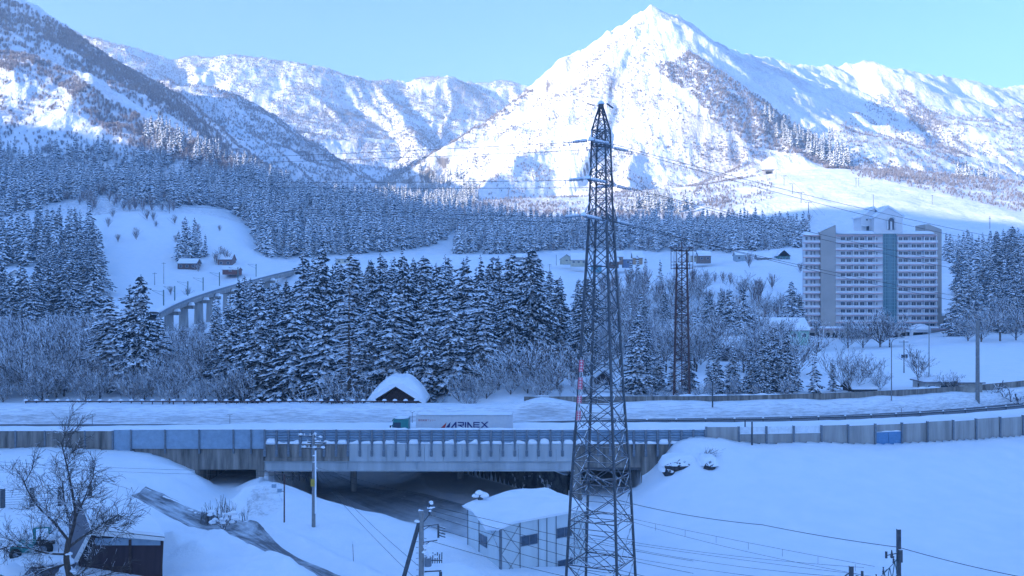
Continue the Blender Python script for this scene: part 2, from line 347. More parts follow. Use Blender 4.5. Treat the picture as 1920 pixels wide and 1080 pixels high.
def mat_hill():
    m, t, b = nmat('mountain_snow')
    tc = N(t, 'ShaderNodeTexCoord'); mp = N(t, 'ShaderNodeMapping'); mp.inputs['Scale'].default_value = (1, 1, .35); t.links.new(tc.outputs['Object'], mp.inputs[0])
    n = noise(t, .012, 6, .6); n2 = noise(t, .25, 6, .75); nf = noise(t, .55, 5, .75, vec=mp.outputs[0]); nm = noise(t, .0065, 5, .65)
    up = upness(t)
    c = mixc(t, ramp(t, n2, .3, .7), (.79, .83, .88), (.88, .89, .90))
    sp = N(t, 'ShaderNodeSeparateXYZ'); t.links.new(tc.outputs['Object'], sp.inputs[0])
    piste = vmath(t, 'MULTIPLY', ramp(t, vmath(t, 'DIVIDE', sp.outputs[0], 1000), .19, .24), ramp(t, vmath(t, 'DIVIDE', sp.outputs[1], 2000), .515, .535, (1,1,1,1), (0,0,0,1)))
    # scrub: fine twigs standing out of the snow in large irregular patches
    f = vmath(t, 'ADD', nf, vmath(t, 'MULTIPLY', vmath(t, 'SUBTRACT', nm, .5), .9))
    c = mixc(t, vmath(t, 'MULTIPLY', ramp(t, f, .50, .66), vmath(t, 'SUBTRACT', .62, vmath(t, 'MULTIPLY', piste, .6))), c, mixc(t, n2, (.20, .16, .15), (.42, .37, .36)))
    f = ramp(t, vmath(t, 'ADD', up, vmath(t, 'MULTIPLY', vmath(t, 'SUBTRACT', n2, .5), .35)), .50, .58)
    rock = mixc(t, n2, (.10, .085, .08), (.30, .27, .26))
    c = mixc(t, f, rock, c)
    t.links.new(c, b.inputs['Base Color']); b.inputs['Roughness'].default_value = .8; b.inputs['Specular IOR Level'].default_value = .15
    mp2 = N(t, 'ShaderNodeMapping'); mp2.inputs['Scale'].default_value = (1, .35, .3); t.links.new(tc.outputs['Object'], mp2.inputs[0])
    nr = noise(t, .035, 6, .65, vec=mp2.outputs[0])
    bump(t, b, vmath(t, 'ADD', vmath(t, 'ADD', n, vmath(t, 'MULTIPLY', nr, vmath(t, 'SUBTRACT', .8, vmath(t, 'MULTIPLY', piste, .7)))), vmath(t, 'MULTIPLY', n2, .08)), .65, 14)
    return m
M_HILL = mat_hill()
isplit = int(np.searchsorted(rr, 640))
grid_mesh('ground', 0, isplit, M_GROUND)
grid_mesh('hills', isplit, len(rr)-1, M_HILL)
# ------------------------------------------------------------------ trees: prototypes
def mat_leaf(name, dark, snow_amt, snowcol=(.82,.85,.89), nscale=.9, rough=.8):
    m, t, b = nmat(name)
    n = noise(t, nscale, 3, .6); n2 = noise(t, 4.0, 3, .6)
    c = mixc(t, ramp(t, n2, .3, .7), tuple(x*.55 for x in dark), tuple(x*1.5 for x in dark))
    f = vmath(t, 'ADD', vmath(t, 'MULTIPLY', upness(t), .55), n)
    f = ramp(t, f, snow_amt, snow_amt+.10)
    c = mixc(t, f, c, snowcol)
    t.links.new(c, b.inputs['Base Color']); b.inputs['Roughness'].default_value = rough; b.inputs['Specular IOR Level'].default_value = .15
    return m
M_CEDAR = mat_leaf('cedar_foliage', (.034, .047, .052), .79, nscale=1.7)
M_CEDARFAR = mat_leaf('far_conifer_foliage', (.036, .050, .052), .57, nscale=.45)
M_TRUNK = mat_plain('bark', (.085, .065, .052), .9, snow=.55, scale=6)
M_TWIG = mat_leaf('snowy_branches', (.10, .08, .072), .48, nscale=1.6)
M_TWIGBARE = mat_leaf('dark_branches', (.075, .062, .058), .84, nscale=1.5)
M_BROWN = mat_leaf('brown_thicket', (.21, .165, .155), .60, nscale=.5)
def clump(mb, c, out, r, rg, n=7):
    """a flat drooping spray of foliage: jagged rim, low dome on top, dark underside"""
    c = Vector(c); out = Vector(out); side = out.cross(Vector((0,0,1)))
    side = side.normalized() if side.length > 1e-4 else Vector((1,0,0))
    dirn = (out+Vector((0,0,-.25-rg.random()*.35))).normalized()
    up = side.cross(dirn); up = up if up.z > 0 else -up
    vs = [c+up*r*(.22+.2*rg.random()), c-up*r*(.35+.3*rg.random())-Vector((0,0,r*.2))]
    a0 = rg.random()*6
    for k in range(n):
        t = a0+2*pi*k/n; rr_ = r*((1.05 if k % 2 else .6)+rg.uniform(-.22,.25))
        vs.append(c+dirn*cos(t)*rr_*1.25+side*sin(t)*rr_-up*r*rg.uniform(.05,.45)*(1 if k % 2 else .3))
    fs = []
    for k in range(n):
        a, b_ = 2+k, 2+(k+1) % n; fs.append((0, a, b_)); fs.append((1, b_, a))
    mb.add(vs, fs)
def conifer_crown(seed, h=20.0, rmax=3.4, per=2.2, base=.06, cl=.62, cone=.85):
    rg = random.Random(seed); mb = MB(); z = h*base; ga = rg.random()*6; ph_ = rg.random()*6
    while z < h*.985:
        f = z/h; R_ = (1+.16*sin(z*.9+ph_)+.10*sin(z*2.3+2*ph_))*rmax*min(1, (1-f)*1.25+.02)**cone*(.82+.3*rg.random())*(1 if f > .18 else .75+f*1.4)
        nb = max(3, int(per*(R_+.6)*1.6))
        for i in range(nb):
            ga += 2.399+rg.uniform(-.3,.3); L = R_*rg.uniform(.5,1.22)*(1+.2*sin(ga+ph_))
            d = Vector((cos(ga), sin(ga), 0)); zz = z+rg.uniform(-.9,.9)*(1-f*.7)
            x = .25+rg.random()*.3; s_ = cl*(.75+.35*(1-f))
            while x < L:
                r = s_*rg.uniform(.6,1.15)*(.8 if x > L*.75 else 1)
                lat = d.cross(Vector((0,0,1)))*rg.uniform(-.35,.35)*x*.5
                clump(mb, d*x+lat+Vector((0,0,zz-.10*x*x/max(R_,.8)-.12*x)), d, r, rg, 7 if cl < .9 else 6)
                x += r*1.15
        z += cl*(.85+.3*rg.random())*(.75+.5*(1-f))
    for k in range(4): clump(mb, (rg.uniform(-.1,.1), rg.uniform(-.1,.1), h*(1-.012*k)), (1,0,.2), .12+.09*k, rg, 6)
    return mb
def trunk_mb(h, r0=.32, n=7):
    mb = MB(); pts = [(0,0,-1.2), (0,0,h*.35), (.05,0,h*.7), (0,0,h*.97)]; rs = [r0*1.1, r0*.75, r0*.4, .04]
    for k in range(3): mb.bar(pts[k], pts[k+1], rs[k], rs[k+1], n=n, cap=False)
    return mb
def bare_mb(seed, h=12.0, spread=.55, trunk_h=.25, r0=.22, budget=900, twig=.028, limbs=6, up=.35, sides=3, lean=0.0):
    rg = random.Random(seed); mb = MB(); q = []
    def grow(p, d, L, r, lvl):
        nseg = 4 if lvl < 2 else 3; pts = [p]
        for k in range(nseg):
            d = (d+Vector((rg.uniform(-1,1), rg.uniform(-1,1), rg.uniform(-.5,.8)))*(.13+.07*lvl)+Vector((0,0,up*.12))).normalized()
            p2 = pts[-1]+d*L/nseg; ra = max(twig, r*(1-.55*k/nseg)); rb = max(twig, r*(1-.55*(k+1)/nseg))
            mb.bar(pts[-1], p2, ra, rb, n=5 if (lvl == 0 and sides > 3) else sides, cap=False); pts.append(p2)
            if lvl > 0 or k >= nseg*0.5:
                for c in range(2 if lvl < 3 else rg.choice((1,1,2))):
                    if lvl < 5: q.append((p2, d, L, rb, lvl+1))
        q.append((pts[-1], d, L, r*.45, lvl+1))
    grow(Vector((0,0,-.8)), Vector((lean,0,1)).normalized(), h*trunk_h+.8, r0, 0)
    base = list(q); q.clear()
    top = Vector((lean*h*trunk_h, 0, h*trunk_h))
    for i in range(limbs):
        a = 2*pi*i/limbs+rg.uniform(-.4,.4); t = rg.random()
        d = Vector((cos(a)*spread, sin(a)*spread, rg.uniform(.55,1.1))).normalized()
        grow(top*(.55+.45*t) if i else top, d if i else Vector((.05,.05,1)), h*(1-trunk_h)*rg.uniform(.45,.62), r0*.55, 1)
    n = 0
    while q and n < budget:
        i = rg.randrange(min(len(q), 60)); p, d, L, r, lvl = q.pop(i)
        if lvl > 5: continue
        s_ = Vector((rg.uniform(-1,1), rg.uniform(-1,1), rg.uniform(-.35,.9)))
        grow(p, (d*.75+s_*.75).normalized(), L*rg.uniform(.42,.66), r*.6, lvl); n += 1
    return mb
def larch_mb(seed, h):
    rg = random.Random(seed); mb = MB(); z = h*.12; a = 0
    while z < h*.98:
        f = z/h; L = (1-f)**.75*h*.20+.3
        for i in range(3):
            a += 2.4+rg.uniform(-.4,.4); d = Vector((cos(a), sin(a), .12)); p = Vector((0,0,z)); l = L*rg.uniform(.6,1.15); n = 4
            for k in range(n):
                d = (d+Vector((rg.uniform(-.2,.2), rg.uniform(-.2,.2), rg.uniform(-.22,.06)))).normalized(); p2 = p+d*l/n
                mb.bar(p, p2, .085*(1-k/n)+.03, .085*(1-(k+1)/n)+.03, n=3, cap=False)
                for s_ in (-1, 1):
                    sd_ = (d.cross(Vector((0,0,1)))*s_+d*.6+Vector((0,0,rg.uniform(-.4,.1)))).normalized(); mb.bar(p2, p2+sd_*l*.25*rg.uniform(.5,1), .04, .022, n=3, cap=False)
                p = p2
        z += .33+.2*rg.random()
    return mb
def far_bare_mb(seed, h=8.0):
    """small crown of fine upward twigs for trees more than half a kilometre away"""
    rg = random.Random(seed); mb = MB()
    for i in range(46):
        a = rg.random()*2*pi; e = rg.uniform(.15,1)**.7; z0 = rg.uniform(.1,.5)*h; L = h*(1-z0/h)*rg.uniform(.6,1)
        d = Vector((cos(a)*(1-e)*1.1, sin(a)*(1-e)*1.1, e+.25)).normalized(); p = Vector((cos(a)*.15*h*rg.random(), sin(a)*.15*h*rg.random(), z0)); q_ = p+d*L
        s_ = Vector((-d.y+.01, d.x, rg.uniform(-.3,.3))).normalized()*rg.uniform(.10,.2)
        mb.add([p-s_, p+s_, q_+s_*.4, q_-s_*.4], [(0,1,2,3)])
        for k in range(2):
            m_ = p.lerp(q_, rg.uniform(.3,.8)); e_ = m_+Vector((rg.uniform(-1,1), rg.uniform(-1,1), rg.uniform(.1,.8)))*h*.16; mb.add([m_-s_*.7, m_+s_*.7, e_], [(0,1,2)])
    mb.bar((0,0,-.6), (0,0,h*.45), .16, .09, n=3, cap=False)
    return mb

# ------------------------------------------------------------------ where trees stand
def inpoly(px, py, poly):
    ins = np.zeros(px.shape, bool); n = len(poly)
    for i in range(n):
        x0, y0 = poly[i]; x1, y1 = poly[(i+1) % n]
        c = ((y0 > py) != (y1 > py)) & (px < (x1-x0)*(py-y0)/((y1-y0) or 1e-9)+x0); ins ^= c
    return ins
RS = np.random.RandomState(11)
def Hfast(X, Y):
    """ground height read back from the built terrain grid"""
    th = np.degrees(np.arctan2(X, Y)); r = np.hypot(X, Y)
    j = np.clip(np.searchsorted(thf, th)-1, 0, len(thf)-2); i = np.clip(np.searchsorted(rr, r)-1, 0, len(rr)-2)
    u = (th-thf[j])/(thf[j+1]-thf[j]); v = (r-rr[i])/(rr[i+1]-rr[i])
    return (GZ[i,j]*(1-u)+GZ[i,j+1]*u)*(1-v)+(GZ[i+1,j]*(1-u)+GZ[i+1,j+1]*u)*v
# horizon of every column as seen from in front, to leave out trees deep behind a crest
_py = 540-F*GZ/np.maximum(GY, 1); _vis = np.minimum.accumulate(np.where(GY > 1, _py, 5000), axis=0)
def behind(X, Y, Z, h):
    th = np.degrees(np.arctan2(X, Y)); r = np.hypot(X, Y)
    j = np.clip(np.searchsorted(thf, th)-1, 0, len(thf)-1); i = np.clip(np.searchsorted(rr, r)-2, 0, len(rr)-1)
    return (540-F*(Z+h*1.6)/Y) > _vis[i,j]
def scatter(px0, px1, Y0, Y1, dens, poly=None, mask=None, hide=True, h=10, mind=0):
    nn = int((px1-px0)/F*(Y1*Y1-Y0*Y0)/2*dens)
    if nn < 1: return np.zeros((0,3))
    Y = np.sqrt(RS.uniform(Y0*Y0, Y1*Y1, nn)); px = RS.uniform(px0, px1, nn); X = (px-960)/F*Y
    Z = Hfast(X, Y); py = 540-F*Z/Y; ok = np.ones(nn, bool)
    if poly is not None: ok &= inpoly(px, py, poly)
    if mask is not None: ok &= mask(X, Y, Z, px, py)
    if hide: ok &= ~behind(X, Y, Z, h)
    A = np.stack([X, Y, Z], 1)[ok]
    if mind:
        keep = []; cell = {}
        for p in A:
            k = (int(p[0]//mind), int(p[1]//mind)); bad = False
            for a in (-1,0,1):
                for b in (-1,0,1):
                    for q in cell.get((k[0]+a, k[1]+b), ()):
                        if (q[0]-p[0])**2+(q[1]-p[1])**2 < mind*mind: bad = True
            if not bad: keep.append(p); cell.setdefault(k, []).append(p)
        A = np.array(keep).reshape(-1, 3)
    return A
conif = []   # (X, Y, Z, height, label, group, unique)
def addc(A, h0, h1_, label, group, lst=None):
    for p in A: (conif if lst is None else lst).append((p[0], p[1], p[2], RS.uniform(h0, h1_), label, group))
def one(lst, px, Y, top, label, group=None, h=None):
    X = (px-960)/F*Y; Z = float(Hfast(np.array([X]), np.array([Y]))[0]); hh = h or ((540-top)/F*Y-Z); lst.append((X, Y, Z, hh, label, group))
ORD = 'first second third fourth fifth sixth seventh eighth ninth tenth eleventh twelfth thirteenth fourteenth fifteenth sixteenth seventeenth'.split()
G_MID = 'snow-laden cedars in the wood behind the expressway'
one(conif, 262, 158, 512, 'tallest snow-laden cedar in front of the left end of the railway viaduct')
one(conif, 212, 163, 548, 'snow-laden cedar standing against the left side of the tallest front cedar')
one(conif, 300, 169, 585, 'lower snowy cedar right of the tallest front cedar, beside the viaduct piers')
one(conif, 238, 172, 530, 'snowy cedar rising just behind and left of the tallest front cedar')
one(conif, 183, 175, 590, 'dark snowy cedar at the left end of the front cedar group')
for px, Y, top in ((398,170,610),(425,166,575),(452,178,556),(487,163,560),(515,175,530),(548,162,560),(580,170,528),(612,160,560),(640,178,495),(690,172,560),(735,168,535),(762,180,490),(795,164,548),(822,176,500),(850,166,520),(880,178,478),(905,168,520)):
    ORD_N = globals().get('ORD_N', -1)+1; one(conif, px, Y, top, '%s snow-laden cedar from the left along the front of the middle wood' % ORD[ORD_N], G_MID)
addc(scatter(400, 435, 178, 325, .020, hide=False, mind=4.5), 10, 14, 'middling snowy cedar in the lower part of the wood near the viaduct', 'cedars near the viaduct')
addc(scatter(435, 560, 178, 325, .020, hide=False, mind=4.2), 14, 19, 'middling snowy cedar in the lower part of the wood near the viaduct', 'cedars near the viaduct')
addc(scatter(560, 1010, 178, 325, .024, hide=False, mind=4.2), 15, 26, 'snowy cedar deep in the dense wood left of the lattice pylon', 'cedars deep in the middle wood')
addc(scatter(1010, 1120, 185, 330, .010, hide=False, mind=6), 14, 20, 'snowy cedar growing behind the lattice pylon', 'cedars behind the pylon')
addc(scatter(-70, 190, 270, 330, .014, hide=False, mind=5), 17, 25, 'snowy cedar of the belt at the left edge below the farm fields', 'cedars at the left edge')
addc(scatter(70, 190, 400, 450, .016, hide=False, mind=5), 18, 26, 'tall snowy cedar in the grove beside the left snow field', 'cedar grove beside the left snow field')
addc(scatter(60, 185, 450, 540, .018, [(60,520),(60,425),(120,420),(170,440),(188,520)], hide=False, mind=5), 16, 24, 'snowy cedar on the lower left edge of the open snow bowl', 'cedars at the left edge of the bowl')
addc(scatter(-80, 60, 455, 540, .02, hide=False, mind=5), 14, 22, 'snowy cedar under the hill at the far left edge', 'cedars under the left hill')
for px, Y, h in ((337,505,16),(346,512,18),(357,508,17),(368,514,18),(376,509,15),(385,512,12),(350,520,18),(365,522,17)):
    one(conif, px, Y, 0, 'snowy cedar in the small clump behind the brown farmhouse', 'cedars behind the brown farmhouse', h=h)
for px, Y, top in ((1198,160,578),(1213,172,600),(1187,168,620),(1232,165,640)):
    one(conif, px, Y, top, 'snowy cedar standing between the pylon and the rusty antenna mast', 'cedars between pylon and mast')
for px, Y, top in ((1345,160,632),(1372,163,640),(1330,166,655),(1262,163,655),(1290,166,640)):
    one(conif, px, Y, top, 'snowy spruce just behind the roadside wall beside the antenna mast', 'spruces beside the antenna mast')
for px, Y, top in ((1412,162,634),(1432,158,618),(1455,164,606),(1476,160,616),(1442,170,628),(1494,163,660)):
    one(conif, px, Y, top, 'snow-dusted spruce in the clump in front of the mint green hall', 'spruces in front of the mint green hall')
for px, Y, top, l in ((1527,160,652,'small pointed snowy spruce right of the clump before the green hall'),(1560,162,668,'small dark spruce beside the leaning bare tree')):
    one(conif, px, Y, top, l)
addc(scatter(1320, 1395, 250, 300, .012, hide=False, mind=5), 15, 20, 'snowy cedar of the group behind the flat snow-covered sheds', 'cedars behind the flat sheds')
addc(scatter(1120, 1395, 230, 335, .0065, hide=False, mind=6), 9, 16, 'scattered snowy cedar on the river bank below the village', 'cedars on the river bank')
one(conif, 1487, 330, 0, 'dark cedar touching the left side of the tower block', h=20); one(conif, 1500, 335, 0, 'shorter dark cedar close to the left corner of the tower block', h=16)
for px, Y, h in ((1182,400,13),(1196,405,15),(1210,402,14),(1238,410,12)): one(conif, px, Y, 0, 'round snowy cedar standing at the edge of the village field', 'cedars at the village field edge', h=h)
addc(scatter(1790, 1990, 318, 430, .016, hide=False, mind=5), 15, 22, 'snowy cedar in the wood to the right of the tower block', 'cedars right of the tower block')
addc(scatter(1775, 1990, 445, 475, .016, hide=False, mind=5), 11, 15, 'cedar of the far row behind the tower block on the right', 'far cedar row at the right')
far_con = []
P_F = [(478,484),(560,486),(650,478),(760,470),(826,458),(848,442),(862,422),(800,408),(700,388),(600,368),(520,346),(455,332),(440,400),(478,440)]
addc(scatter(430, 870, 540, 860, .034, P_F, mind=3.6, h=18), 10, 21, '', '', far_con)
P_L = [(-80,290),(60,285),(160,275),(210,290),(260,262),(300,240),(400,285),(470,325),(560,400),(560,470),(492,470),(484,436),(440,398),(385,384),(335,392),(250,384),(205,366),(110,378),(40,398),(-80,425)]
addc(scatter(-80, 570, 560, 960, .026, P_L, mind=4.0, h=18, mask=lambda X,Y,Z,px,py: (fbm(X/45, Y/45, 2, 5) > -.12) | (py > 330)), 9, 22, '', '', far_con)
P_C = [(850,478),(960,476),(1040,470),(1500,476),(1520,450),(1500,440),(1380,434),(1240,426),(1100,432),(1000,426),(930,420),(860,414)]
addc(scatter(840, 1530, 570, 860, .034, P_C, mind=3.6, h=18), 9, 20, '', '', far_con)
addc(scatter(700, 905, 850, 1400, .020, [(700,380),(720,330),(800,318),(870,330),(900,372),(860,404),(760,398)], mind=4.5, h=15, mask=lambda X,Y,Z,px,py: fbm(X/60, Y/60, 2, 8) > -.2), 11, 17, '', '', far_con)
addc(scatter(1120, 1320, 850, 1000, .018, [(1150,412),(1150,398),(1230,380),(1300,392),(1310,410)], mind=4, h=15), 12, 18, '', '', far_con)
addc(scatter(1410, 1610, 1000, 1700, .012, [(1415,225),(1440,215),(1505,262),(1560,268),(1605,312),(1570,320),(1500,285),(1440,262)], mind=4, h=15), 15, 24, '', '', far_con)
addc(scatter(1780, 1900, 1000, 1900, .008, [(1788,352),(1790,335),(1870,345),(1880,372)], mind=5, h=15), 16, 24, '', '', far_con)
addc(scatter(1700, 1990, 470, 560, .02, [(1772,498),(1990,498),(1990,478),(1772,480)], mind=4), 12, 16, '', '', far_con)
bare = []
one(bare, 655, 157, 520, 'tall bare larch with whitened drooping branches in front of the cedars')
W1 = 'tangled snowy bare tree in the thicket at the left end behind the expressway fence'
addc(scatter(-70, 185, 155, 262, .040, hide=False, mind=2.6), 6, 12, W1, 'bare trees in the left thicket', bare)
addc(scatter(322, 392, 155, 300, .022, hide=False, mind=3.2), 5, 9, 'slender bare tree in the gap below the railway viaduct', 'bare trees below the viaduct', bare)
for px, Y, top in ((935,158,640),(970,161,620),(1008,157,650),(1045,160,640),(985,170,600),(1072,166,610)):
    ORD_B = globals().get('ORD_B', -1)+1; one(bare, px, Y, top, '%s spreading snow-covered bare tree of the row left of the pylon' % ('leftmost','third','fifth','sixth','fourth','rightmost')[ORD_B], 'snow-covered bare trees left of the pylon')
for px, Y, top in ((420,155.5,690),(455,157,675),(380,156,700),(600,155.5,700),(680,157,680),(860,156,690)):
    ORD_C = globals().get('ORD_C', -1)+1; one(bare, px, Y, top, 'low snowy bare tree in front of the cedar wood, %s from the left' % ('second','third','first','fourth','fifth','sixth')[ORD_C], 'low bare trees before the cedar wood')
addc(scatter(1120, 1500, 190, 400, .017, hide=False, mind=3.4), 6, 12, 'snow-dusted bare tree on the river bank behind the antenna mast', 'bare trees on the river bank', bare)
for px, Y, top, l in ((1592,159,640,'leaning bare tree with snow in its fork before the tower block'),(1625,163,650,'bushy bare tree right of the leaning one'),(1722,160,642,'slender upright bare tree between the two thin roadside poles'),
                      (1738,162,690,'low bare tree at the foot of the slender upright one'),(1787,158,682,'wide low bare tree left of the thick grey pole'),(1882,158,690,'wide low bare tree right of the thick grey pole'),(1650,158,690,'small bare tree left of the thin lamp pole')):
    one(bare, px, Y, top, l)
for px, Y, top, l in ((1650,300,566,'large snowy bare tree right in front of the glazed lift shaft'),(1618,303,580,'dark branched bare tree left of the large one before the tower block'),(1668,297,572,'snowy bare tree rising before the right wing of the tower block'),(1590,305,590,'small bare tree in front of the left wing of the tower block'),
                      (1535,308,590,'bare tree at the grey end wall of the tower block')): one(bare, px, Y, top, l)
for px, Y, top in ((1840,298,560),(1875,300,548),(1905,303,560),(1815,303,580)): one(bare, px, Y, top, 'snowy bare tree in front of the cedars at the right edge', 'bare trees at the right edge')
for px, Y, h in ((1448,430,8),(1355,430,6),(1340,432,5),(1370,428,6),(1325,430,6),(1405,480,8),(1500,470,6)): one(bare, px, Y, 0, 'small bare tree standing on the village snow field', 'bare trees on the village field', h=h)
for px, Y, h in ((352,430,7),(320,440,5),(372,490,5),(405,500,7),(416,505,9),(425,503,8)): one(bare, px, Y, 0, 'small bare tree beside the farmhouses', 'bare trees beside the farmhouses', h=h)
addc(scatter(150, 470, 530, 600, .004, [(190,420),(200,400),(330,410),(400,420),(440,440),(430,470),(240,480)], hide=False, mind=5), 4, 8, 'bare bush on the open snow hillside at the left', 'bushes on the left hillside', bare)
addc(scatter(120, 330, 600, 680, .010, [(130,400),(160,370),(250,382),(330,390),(330,408),(180,412)], hide=False, mind=4), 6, 10, 'bare tree at the upper rim of the left snow field', 'bare trees above the left snow field', bare)
addc(scatter(375, 1120, 149.5, 155.5, .13, hide=False, mind=1.7), 2.6, 5.5, 'low frosted shrub in the row between expressway fence and cedar wood', 'shrubs along the expressway fence', bare)
addc(scatter(-70, 375, 149.5, 154, .24, hide=False, mind=1.5), 3, 6.5, 'low frosted shrub at the foot of the left thicket by the fence', 'shrubs before the left thicket', bare)
addc(scatter(-70, 375, 154, 168, .11, hide=False, mind=2), 4, 8, 'frosted bush along the lower edge of the left thicket', 'bushes at the edge of the left thicket', bare)
addc(scatter(1180, 1560, 149.5, 155, .07, hide=False, mind=2), 2, 4, 'low frosted shrub among the spruces behind the dark roadside wall', 'shrubs behind the dark wall', bare)
# thickets on the mountains: one uncountable mass
far_bare = []
def mtn(px0, px1, Y0, Y1, dens, poly, thr, sc=70, h=(4,8), seed=1, hide=True):
    A = scatter(px0, px1, Y0, Y1, dens, poly, hide=hide, h=h[1]*.5, mask=lambda X,Y,Z,px,py: (fbm(X/sc, Y/sc, 3, seed)+RS.uniform(-.22,.22,X.shape)) > thr)
    addc(A, h[0], h[1], '', '', far_bare)
mtn(1200, 1660, 1000, 1900, .16, [(1288,94),(1372,148),(1450,200),(1530,258),(1600,312),(1655,352),(1560,322),(1500,292),(1420,280),(1340,235),(1300,180),(1232,135),(1225,115),(1262,118)], -.45, 60, (2.5,4.5), 3)
mtn(780, 1450, 850, 1800, .07, [(790,350),(1000,188),(1213,30),(1300,200),(1440,330),(1480,400),(1300,408),(860,408)], .0, 45, (1.6,3.6), 4)
mtn(1300, 1500, 800, 1500, .05, [(1300,400),(1300,250),(1400,270),(1450,290),(1400,320),(1370,380),(1380,410)], -.1, 45, (2,4), 5)
mtn(1560, 2000, 900, 2400, .045, [(1600,330),(1560,250),(1640,180),(1700,170),(1790,220),(1900,200),(2000,160),(2000,460),(1900,420),(1740,372),(1660,350)], -.06, 70, (2,4.5), 6)
mtn(1660, 1830, 1400, 2200, .09, [(1680,165),(1700,170),(1800,260),(1830,310),(1780,300),(1700,220)], -.3, 80, (2.5,5), 7)
mtn(1590, 1990, 780, 1300, .04, [(1560,306),(1620,326),(1700,350),(1850,384),(1990,420),(1990,380),(1850,345),(1640,296)], -.3, 50, (2,4.5), 8)
mtn(-60, 480, 1100, 2200, .05, [(-60,-60),(22,0),(175,92),(328,184),(480,325),(420,320),(300,250),(200,190),(100,110),(-60,90)], -.28, 60, (3.5,6.5), 17)
mtn(-60, 1010, 1150, 3150, .050, [(-60,-10),(140,60),(300,98),(470,102),(700,145),(830,140),(950,148),(1005,175),(900,260),(815,312),(790,400),(600,400),(400,330),(-60,200)], -.17, 80, (2.5,5.5), 9)
mtn(-60, 500, 1100, 2000, .045, [(-60,-60),(22,-2),(128,55),(233,130),(328,180),(438,280),(480,325),(460,330),(420,290),(320,205),(220,150),(120,82),(-60,20)], -.4, 90, (4,7), 10)
mtn(300, 760, 1600, 2300, .04, [(330,155),(440,170),(620,295),(700,345),(700,380),(600,360),(560,330),(480,250),(520,260),(430,200)], -.1, 60, (3,5.5), 12)
mtn(-80, 600, 780, 1150, .11, [(-80,80),(0,97),(60,106),(140,141),(200,188),(290,230),(400,283),(470,326),(500,350),(420,330),(330,300),(280,290),(200,250),(120,170),(60,135),(-80,130)], -.4, 40, (3,6), 13)
mtn(-80, 420, 700, 1150, .05, [(-80,120),(60,135),(200,240),(300,290),(200,300),(-80,320)], -.02, 40, (2,5), 14)
mtn(-80, 600, 560, 900, .010, P_L, -.2, 40, (5,9), 15)
mtn(840, 1530, 590, 900, .012, [(850,470),(1500,470),(1520,415),(860,396)], -.2, 40, (5,9), 16)

# ------------------------------------------------------------------ trees: build and place
CR = [conifer_crown(s, 20, r, p, b, .66, c) for s, r, p, b, c in ((1,4.0,1.9,.04,.75),(2,3.5,2.1,.06,.6),(3,4.6,1.7,.03,.9),(4,3.2,2.2,.10,.5),(5,4.2,1.9,.05,.55),(6,3.7,1.6,.05,1.0))]
FR = [conifer_crown(s, 20, r, 1.25, .10, 1.25, c) for s, r, c in ((11,3.2,.8),(12,2.7,.7),(13,3.6,.9))]
crown_me = [c.build('crown', M_CEDAR).data for c in CR]; trunk_me = trunk_mb(20).build('trunk', M_TRUNK).data
small_me = [c.build('crown', M_CEDARFAR).data for c in FR]
BT = [(bare_mb(21, 10, .6, .3, .15, 620, .028, 6), .22), (bare_mb(22, 10, .8, .16, .16, 620, .030, 8), .2), (bare_mb(23, 10, .4, .35, .13, 560, .026, 6, .8), .3), (bare_mb(24, 10, .9, .08, .12, 620, .028, 9, .5), .3)]
def strip_trunk(mb): return mb
bare_me = [b[0].build('crown', M_TWIG).data for b in BT]
wide_me = bare_mb(27, 10, 1.25, .14, .34, 520, .045, 8, .15).build('crown', M_TWIG).data
larch_me = larch_mb(5, 20).build('crown', M_TWIG).data
fb_me = [far_bare_mb(s).build('crown', M_BROWN).data for s in (31, 32, 33)]
stem_me = MB().bar((0,0,-1), (0,0,2.0), .17, .15, n=7, cap=False).build('trunk', M_TRUNK).data
for o in [o for o in COL.objects if o.type == 'MESH' and o.name.split('.')[0] in ('crown', 'trunk')]: bpy.data.objects.remove(o)
def ob(name, me, parent=None):
    o = bpy.data.objects.new(name, me); COL.objects.link(o)
    if parent is not None: o.parent = parent
    return o
conif.sort(key=lambda t: -t[3]/t[1]); keepers, rest = conif[:297], conif[297:]
for i, (x, y, z, h, lab, grp) in enumerate(keepers):
    s = h/20; t = thing('cedar_tree', lab, 'tree', (x, y, z-.2), rnd.uniform(0, 6.28), grp); wdt = s*(1.5 if 'front cedar' in lab else rnd.uniform(1.05, 1.3) if 'the front of' in lab else rnd.uniform(.8, 1.22) if h > 8 else 1.15)
    t.scale = (wdt, wdt, s); t.rotation_euler.x = rnd.uniform(-.05,.05); ob('crown', crown_me[(i*7+i//3) % 6], t); ob('trunk', trunk_me, t)
bare.sort(key=lambda t: -t[3]/t[1]); bkeep, brest = bare[:298], bare[298:]
for i, (x, y, z, h, lab, grp) in enumerate(bkeep):
    isl = 'larch' in lab; w_ = 'wide' in lab or 'spreading' in lab or 'large snowy' in lab
    s = h/(20 if isl else 10); t = thing('larch_tree' if isl else 'bare_tree', lab, 'tree', (x, y, z-.2), rnd.uniform(0, 6.28), grp); t.scale = (s*1.1, s*1.1, s)
    ob('crown', larch_me if isl else wide_me if w_ else bare_me[3 if ('shrub' in lab or 'bush' in lab) else i % 4], t)
    ob('trunk', trunk_me if isl else stem_me, t)
